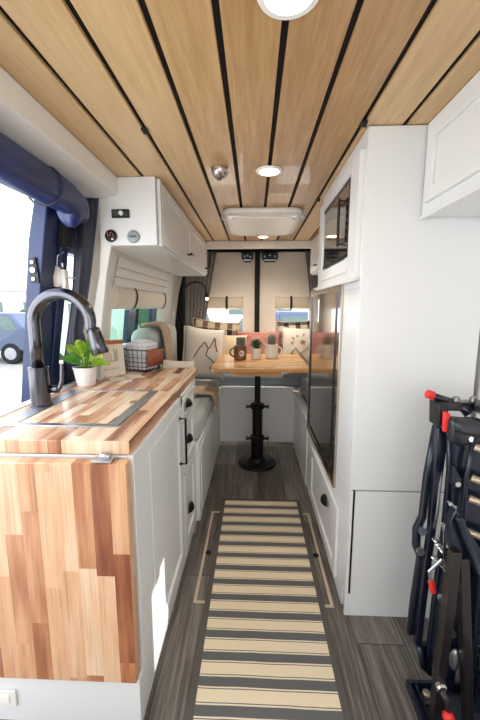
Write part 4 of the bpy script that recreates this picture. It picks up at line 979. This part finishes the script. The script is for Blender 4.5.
pieces('pivot_bolt', 'zinc', fs_, [lambda q, x=x, z=z, r=r: q.lathe((x, .965, z), [(r, 0), (r*.9, .014)], 12, 'y') for x, z, r in ((.577, .652, .013), (.598, .505, .016), (.578, .42, .012), (.618, .30, .013))])
MB().ball((.622, .95, .23), (.016, .012, .038), 14).build('zinc_boss', 'zinc', fs_, smooth=True)
MB().prism([(.600, .56), (.64, .55), (.66, .30), (.655, .08), (.61, .05), (.585, .20), (.59, .40)], 'y', .985, 1.02).build('gearbox_plate', 'bluebk', fs_, bevel=.006)
MB().prism([(.660, .58), (.845, .52), (.845, .05), (.675, .05), (.665, .30)], 'y', .94, .98).build('mesh_panel', 'bluebk', fs_, bevel=.004)
q = MB()
for i in range(12):
    z = .50-.032*i; q.bar((.672, .932, z), (.845, .932, z-.055), .005, .006, (0, 1, 0))
for i in range(5): x = .680+.035*i; q.bar((x, .930, .53-.3*(x-.66)), (x, .930, .10), .004, .005, (0, 1, 0))
q.build('grille', 'fsteel', fs_)
# floor pedal
q = MB().tube([(.566, .905, .172), (.576, .895, .145), (.580, .887, .116)], [.010, .008, .007], 10).build('foot_pedal', 'brownst', fs_, smooth=True)
MB().ball((.578, .884, .108), (.017, .015, .016), 16).build('pedal_knob', 'red', q, smooth=True)['label'] = 'red pedal knob'
MB().lathe((.564, .899, .178), [(.012, 0), (.016, .005), (.016, .016)], 18, 'y').build('pedal_bolt', 'chrome', fs_)
q = MB().tube([(.552, .96, .05), (.560, .95, .075), (.58, .94, .08), (.60, .95, .06)], .008, 8).build('hose', 'blackp', fs_, smooth=True)

# ================================================================== OUTSIDE
gnd = MB().box(-40, 14, -12, 60, -.70, -.65)
struct('ground', gnd, 'asph')
def car(name, label, cat, x0, y0, L, H, W, mat, kind='suv', group=None):
    """side faces the van; x0 = left end, y0 = near side, stands on the ground"""
    g = -.65; t = thing(name, label, cat, (x0+L/2, y0+W/2, g), group)
    if kind == 'suv': prof = [(0, .45), (0, .95), (.05, 1.05), (.10, H*.62), (.20, H*.66), (.30, H*.98), (.40, H), (.85, H*.99), (.95, H*.66), (1, .95), (1, .45)]
    elif kind == 'box': prof = [(0, .4), (0, H*.97), (.03, H), (.80, H), (.93, H*.62), (1, H*.55), (1, .4)]
    prof2 = [(x0+L*(a if a <= 1 else 1), g+b) for a, b in prof]
    MB().prism([(a, b) for a, b in prof2], 'y', y0, y0+W).build('body', mat, t, bevel=.06)
    if kind == 'suv':
        wn = [(.14, .66), (.30, .93), (.49, .94), (.49, .66)], [(.52, .66), (.52, .94), (.74, .94), (.74, .66)], [(.77, .66), (.77, .94), (.84, .93), (.90, .66)]
    else: wn = [(.72, .58), (.72, .85), (.80, .85), (.88, .58)], [(.40, .58), (.40, .85), (.68, .85), (.68, .58)]
    for w_ in wn: MB().prism([(x0+L*a, g+H*b) for a, b in w_], 'y', y0-.012, y0+.02).build('window', 'cargl', t)
    for fx in (.17, .83):
        wc = (x0+L*fx, y0-.03, g+.36)
        w1 = MB().lathe(wc, [(.34, 0), (.36, .03), (.36, .22)], 28, 'y').build('wheel', 'tyre', t)
        MB().lathe((wc[0], wc[1]-.01, wc[2]), [(.20, 0), (.23, .02)], 20, 'y').build('rim', 'zinc', w1)
    pieces('bumper', 'tyre', t, [lambda q: q.box(x0-.03, x0+.1, y0+.1, y0+W-.1, g+.4, g+.6), lambda q: q.box(x0+L-.1, x0+L+.03, y0+.1, y0+W-.1, g+.4, g+.6)])
    return t
car('parked_suv', 'dusty blue SUV parked outside beyond the open side doorway', 'car', -12.15, 11.6, 4.6, 1.76, 1.8, 'suv')
car('parked_van', 'pale van parked outside, seen in the narrow gap beside the navy drape', 'van', -6.05, 9.6, 2.3, 2.4, 1.9, 'van', 'box')
car('parked_truck', 'sage green vehicle seen through the left galley window pane', 'van', -6.2, 14.0, 3.4, 3.5, 1.9, 'vangr', 'box')
car('parked_car', 'white car seen through the right galley window pane', 'car', -3.75, 11.0, 2.7, 1.95, 1.7, 'van')
car('parked_car', 'dusty blue car parked behind the rear doors', 'car', -1.35, 8.2, 3.8, 1.85, 1.8, 'suv')
hm = MB()
for i in range(36):
    x = -36+i*.8; hm.ball((x, 30+random.uniform(-.4, .4), -.1), (.75, .7, random.uniform(1.0, 1.35)), 10)
tag(hm.build('hedge', 'hedge', None, (-12, 30, -.65), smooth=True), 'green clipped hedge far behind the parked cars', 'hedge', kind='stuff')
bg = thing('roadside_building', 'long pale building far beyond the parking lot', 'building', (-8, 42, -.65))
MB().box(-40, 12, 42, 46, -.65, 3.2).build('wall', 'build', bg)
MB().box(-40.5, 12.5, 41.5, 46.5, 3.2, 3.5).build('roof', 'rubber', bg)
for i in range(10): MB().box(-38+i*5, -35.6+i*5, 41.97, 42.0, .4, 1.9).build('window', 'cargl', bg)

# ================================================================== LIGHT + CAMERA
w = bpy.data.worlds.new('sky'); scene.world = w; w.use_nodes = True; nt = w.node_tree
bgn = nt.nodes['Background']
tcw = N(nt, 'ShaderNodeTexCoord'); sw = N(nt, 'ShaderNodeSeparateXYZ'); nt.links.new(tcw.outputs['Generated'], sw.inputs[0])
nt.links.new(ramp(nt, sw.outputs[2], [(0, lin((250, 249, 246))), (.35, lin((244, 247, 252))), (1, lin((214, 228, 250)))]), bgn.inputs[0])
bgn.inputs[1].default_value = 2.1
sun = bpy.data.lights.new('sun', 'SUN'); sun.energy = 5.5; sun.angle = .009; sun.color = (1, .95, .86)
so = bpy.data.objects.new('sun', sun); COL.objects.link(so); so.rotation_euler = Vector((-1, .50, -.60)).to_track_quat('-Z', 'Y').to_euler()
# daylight coming in through the cab windscreen and through the open side door
def area(name, loc, d, sx, sy, e, col):
    l = bpy.data.lights.new(name, 'AREA'); l.shape = 'RECTANGLE'; l.size = sx; l.size_y = sy; l.energy = e; l.color = col
    o = bpy.data.objects.new(name, l); COL.objects.link(o); o.location = loc; o.rotation_euler = Vector(d).to_track_quat('-Z', 'Y').to_euler(); return o
area('windscreen_daylight', (0.1, -1.0, 1.35), (0, 1, -.05), 1.6, .8, 8, (.92, .96, 1))
area('side_door_daylight', (-1.15, .75, 1.35), (1, .25, -.1), 1.3, .9, 11, (.92, .96, 1))
area('rear_window_daylight', (0, 4.1, 1.1), (0, -1, .1), 1.2, .4, 10, (1, .97, .92))
area('galley_window_daylight', (-1.2, 2.7, 1.25), (1, 0, -.2), 1.2, .4, 6, (.98, 1, .99))

cam = bpy.data.cameras.new('camera'); co = bpy.data.objects.new('camera', cam); COL.objects.link(co); scene.camera = co
F = 350.; p = math.atan(53/F); yw = math.atan(14*math.cos(p)/F)
cam.sensor_fit = 'VERTICAL'; cam.sensor_height = 36; cam.lens = 36*F/720; cam.clip_start = .02; cam.clip_end = 200
co.location = (0, 0, 1.30); co.rotation_euler = (PI/2-p, 0, yw)
vs_ = scene.view_settings; vs_.view_transform = 'Standard'; vs_.look = 'None'; vs_.gamma = 1; vs_.use_curve_mapping = False; vs_.exposure = 0.25
